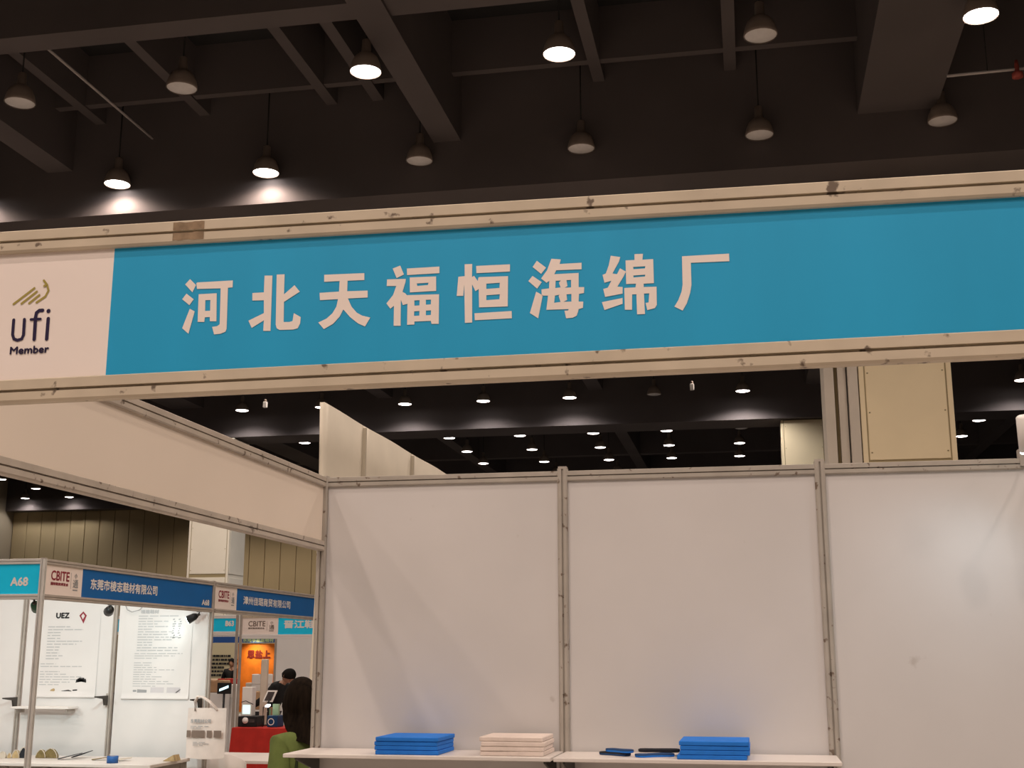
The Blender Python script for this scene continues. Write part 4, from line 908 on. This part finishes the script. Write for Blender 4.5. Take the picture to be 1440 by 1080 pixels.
    pa_ = {'waist': 'pel', 'chest': 'waist', 'uchest': 'chest', 'neck': 'uchest', 'sh-1': 'uchest', 'sh1': 'uchest', 'el-1': 'sh-1', 'el1': 'sh1', 'wr-1': 'el-1', 'wr1': 'el1'}
    v2, f2 = skinned([jp[n_] for n_ in nm], [(nm.index(b), nm.index(a)) for a, b in pa_.items()], [jr[n_] for n_ in nm], 0, 2)
    child(v2, f2, 'jacket', M[top])
    nm = ['pel']+[a+b for b in ('-1', '1') for a in ('hp', 'kn', 'an')]
    tr = {'pel': (.15, .12), 'hp': .112, 'kn': .075, 'an': .058}
    v2, f2 = skinned([P[n_] for n_ in nm], [(0, 1), (1, 2), (2, 3), (0, 4), (4, 5), (5, 6)], [tr[n_.rstrip('-1')] for n_ in nm], 0, 1)
    child(v2, f2, 'trousers', M[legs])
    for s in ('-1', '1'):
        v2, f2 = skinned([P['an'+s]-V3((0, 0, .03)), P['ft'+s], P['to'+s]], [(0, 1), (1, 2)], [.048, .047, .036], 0, 1); child(v2, f2, 'shoe', M['black'])
    # hair: shell over the skull, long hair falls to the shoulder blades
    hv2, hf2 = [], []
    n = 24; rows = 12
    long_ = hair == 'long'
    for j in range(rows+1):
        tt_ = j/rows
        for i in range(n):
            ph = 2*math.pi*i/n; back = .5+.5*math.sin(ph)        # 1 at the back, 0 at the face
            endth = R(58)+R(62 if not long_ else 60)*min(1, back*1.6)**.8
            th = tt_*endth
            rr = (1.22 if long_ else 1.13)+.03*math.sin(ph*7)*tt_
            X_ = math.sin(th)*math.cos(ph)*.080*rr; Y_ = math.sin(th)*math.sin(ph)*.101*rr; Z_ = math.cos(th)*.121*rr*1.0
            hv2.append(tuple(hc+HR @ V3((X_, Y_+.004, Z_+.004))))
    for j in range(rows):
        for i in range(n): hf2.append((j*n+i, j*n+(i+1) % n, (j+1)*n+(i+1) % n, (j+1)*n+i))
    if long_:
        drop = 9
        for j in range(1, drop+1):
            f = j/drop
            for i in range(n):
                base = V3(hv2[rows*n+i]); ph = 2*math.pi*i/n; back = .5+.5*math.sin(ph)
                g_ = (max(0, back-.22)/.78)**.6
                out_ = base-hc; o2 = V3((out_.x, out_.y, 0)); o2 = o2.normalized() if o2.length > 1e-4 else V3((0, 1, 0))
                px = hc.x+out_.x*(1+.55*f*g_)+.004*math.sin(i*2.1+j); py = hc.y+out_.y*(1+.35*f*g_)+.035*f*g_
                hv2.append((px, py, base.z-hl*f*g_+.006*math.sin(i*3.)))
        for j in range(rows, rows+drop):
            for i in range(n): hf2.append((j*n+i, j*n+(i+1) % n, (j+1)*n+(i+1) % n, (j+1)*n+i))
    child(hv2, hf2, 'hair', M[hairmat])
    if piping:
        mb = MB(T)
        for s in (-1, 1):
            pts = [P['neck']+V3((s*.07, .02, .0)), P['sh'+str(s)]*.5+P['neck']*.5+V3((0, .06, .03)), P['sh'+str(s)]+V3((-s*.045, .088, -.04)), P['sh'+str(s)]+V3((-s*.03, .105, -.16)), P['sh'+str(s)]+V3((-s*.02, .10, -.32))]
            mb.tube(pts, .009, 6)
        mb.build('piping', M[piping], body)
    return body
person(-.69, 4.72, .95+math.pi, 1.625, 'woman with long black hair in a green jacket, seen from behind at the booth corner', 'green', 'trousers', .04, .12, .0, ((.1, .05), (.1, .05)), 'long', hairmat='hair_brown', piping='green_dark', sw=.15, hl=.17)
person(-5.80, 17.0, 1.35, 1.66, 'man in a black jacket bending over the red-covered table', 'dark_cloth', 'trousers', .55, .45, .0, ((.75, .05), (.6, .05)), 'short')
person(-12.2, 30.35, .1, 1.66, 'person in dark clothes behind the distant wooden counter', 'dark_cloth', 'trousers', .05, .1, .0, ((.3, .3), (.3, .3)), 'short')
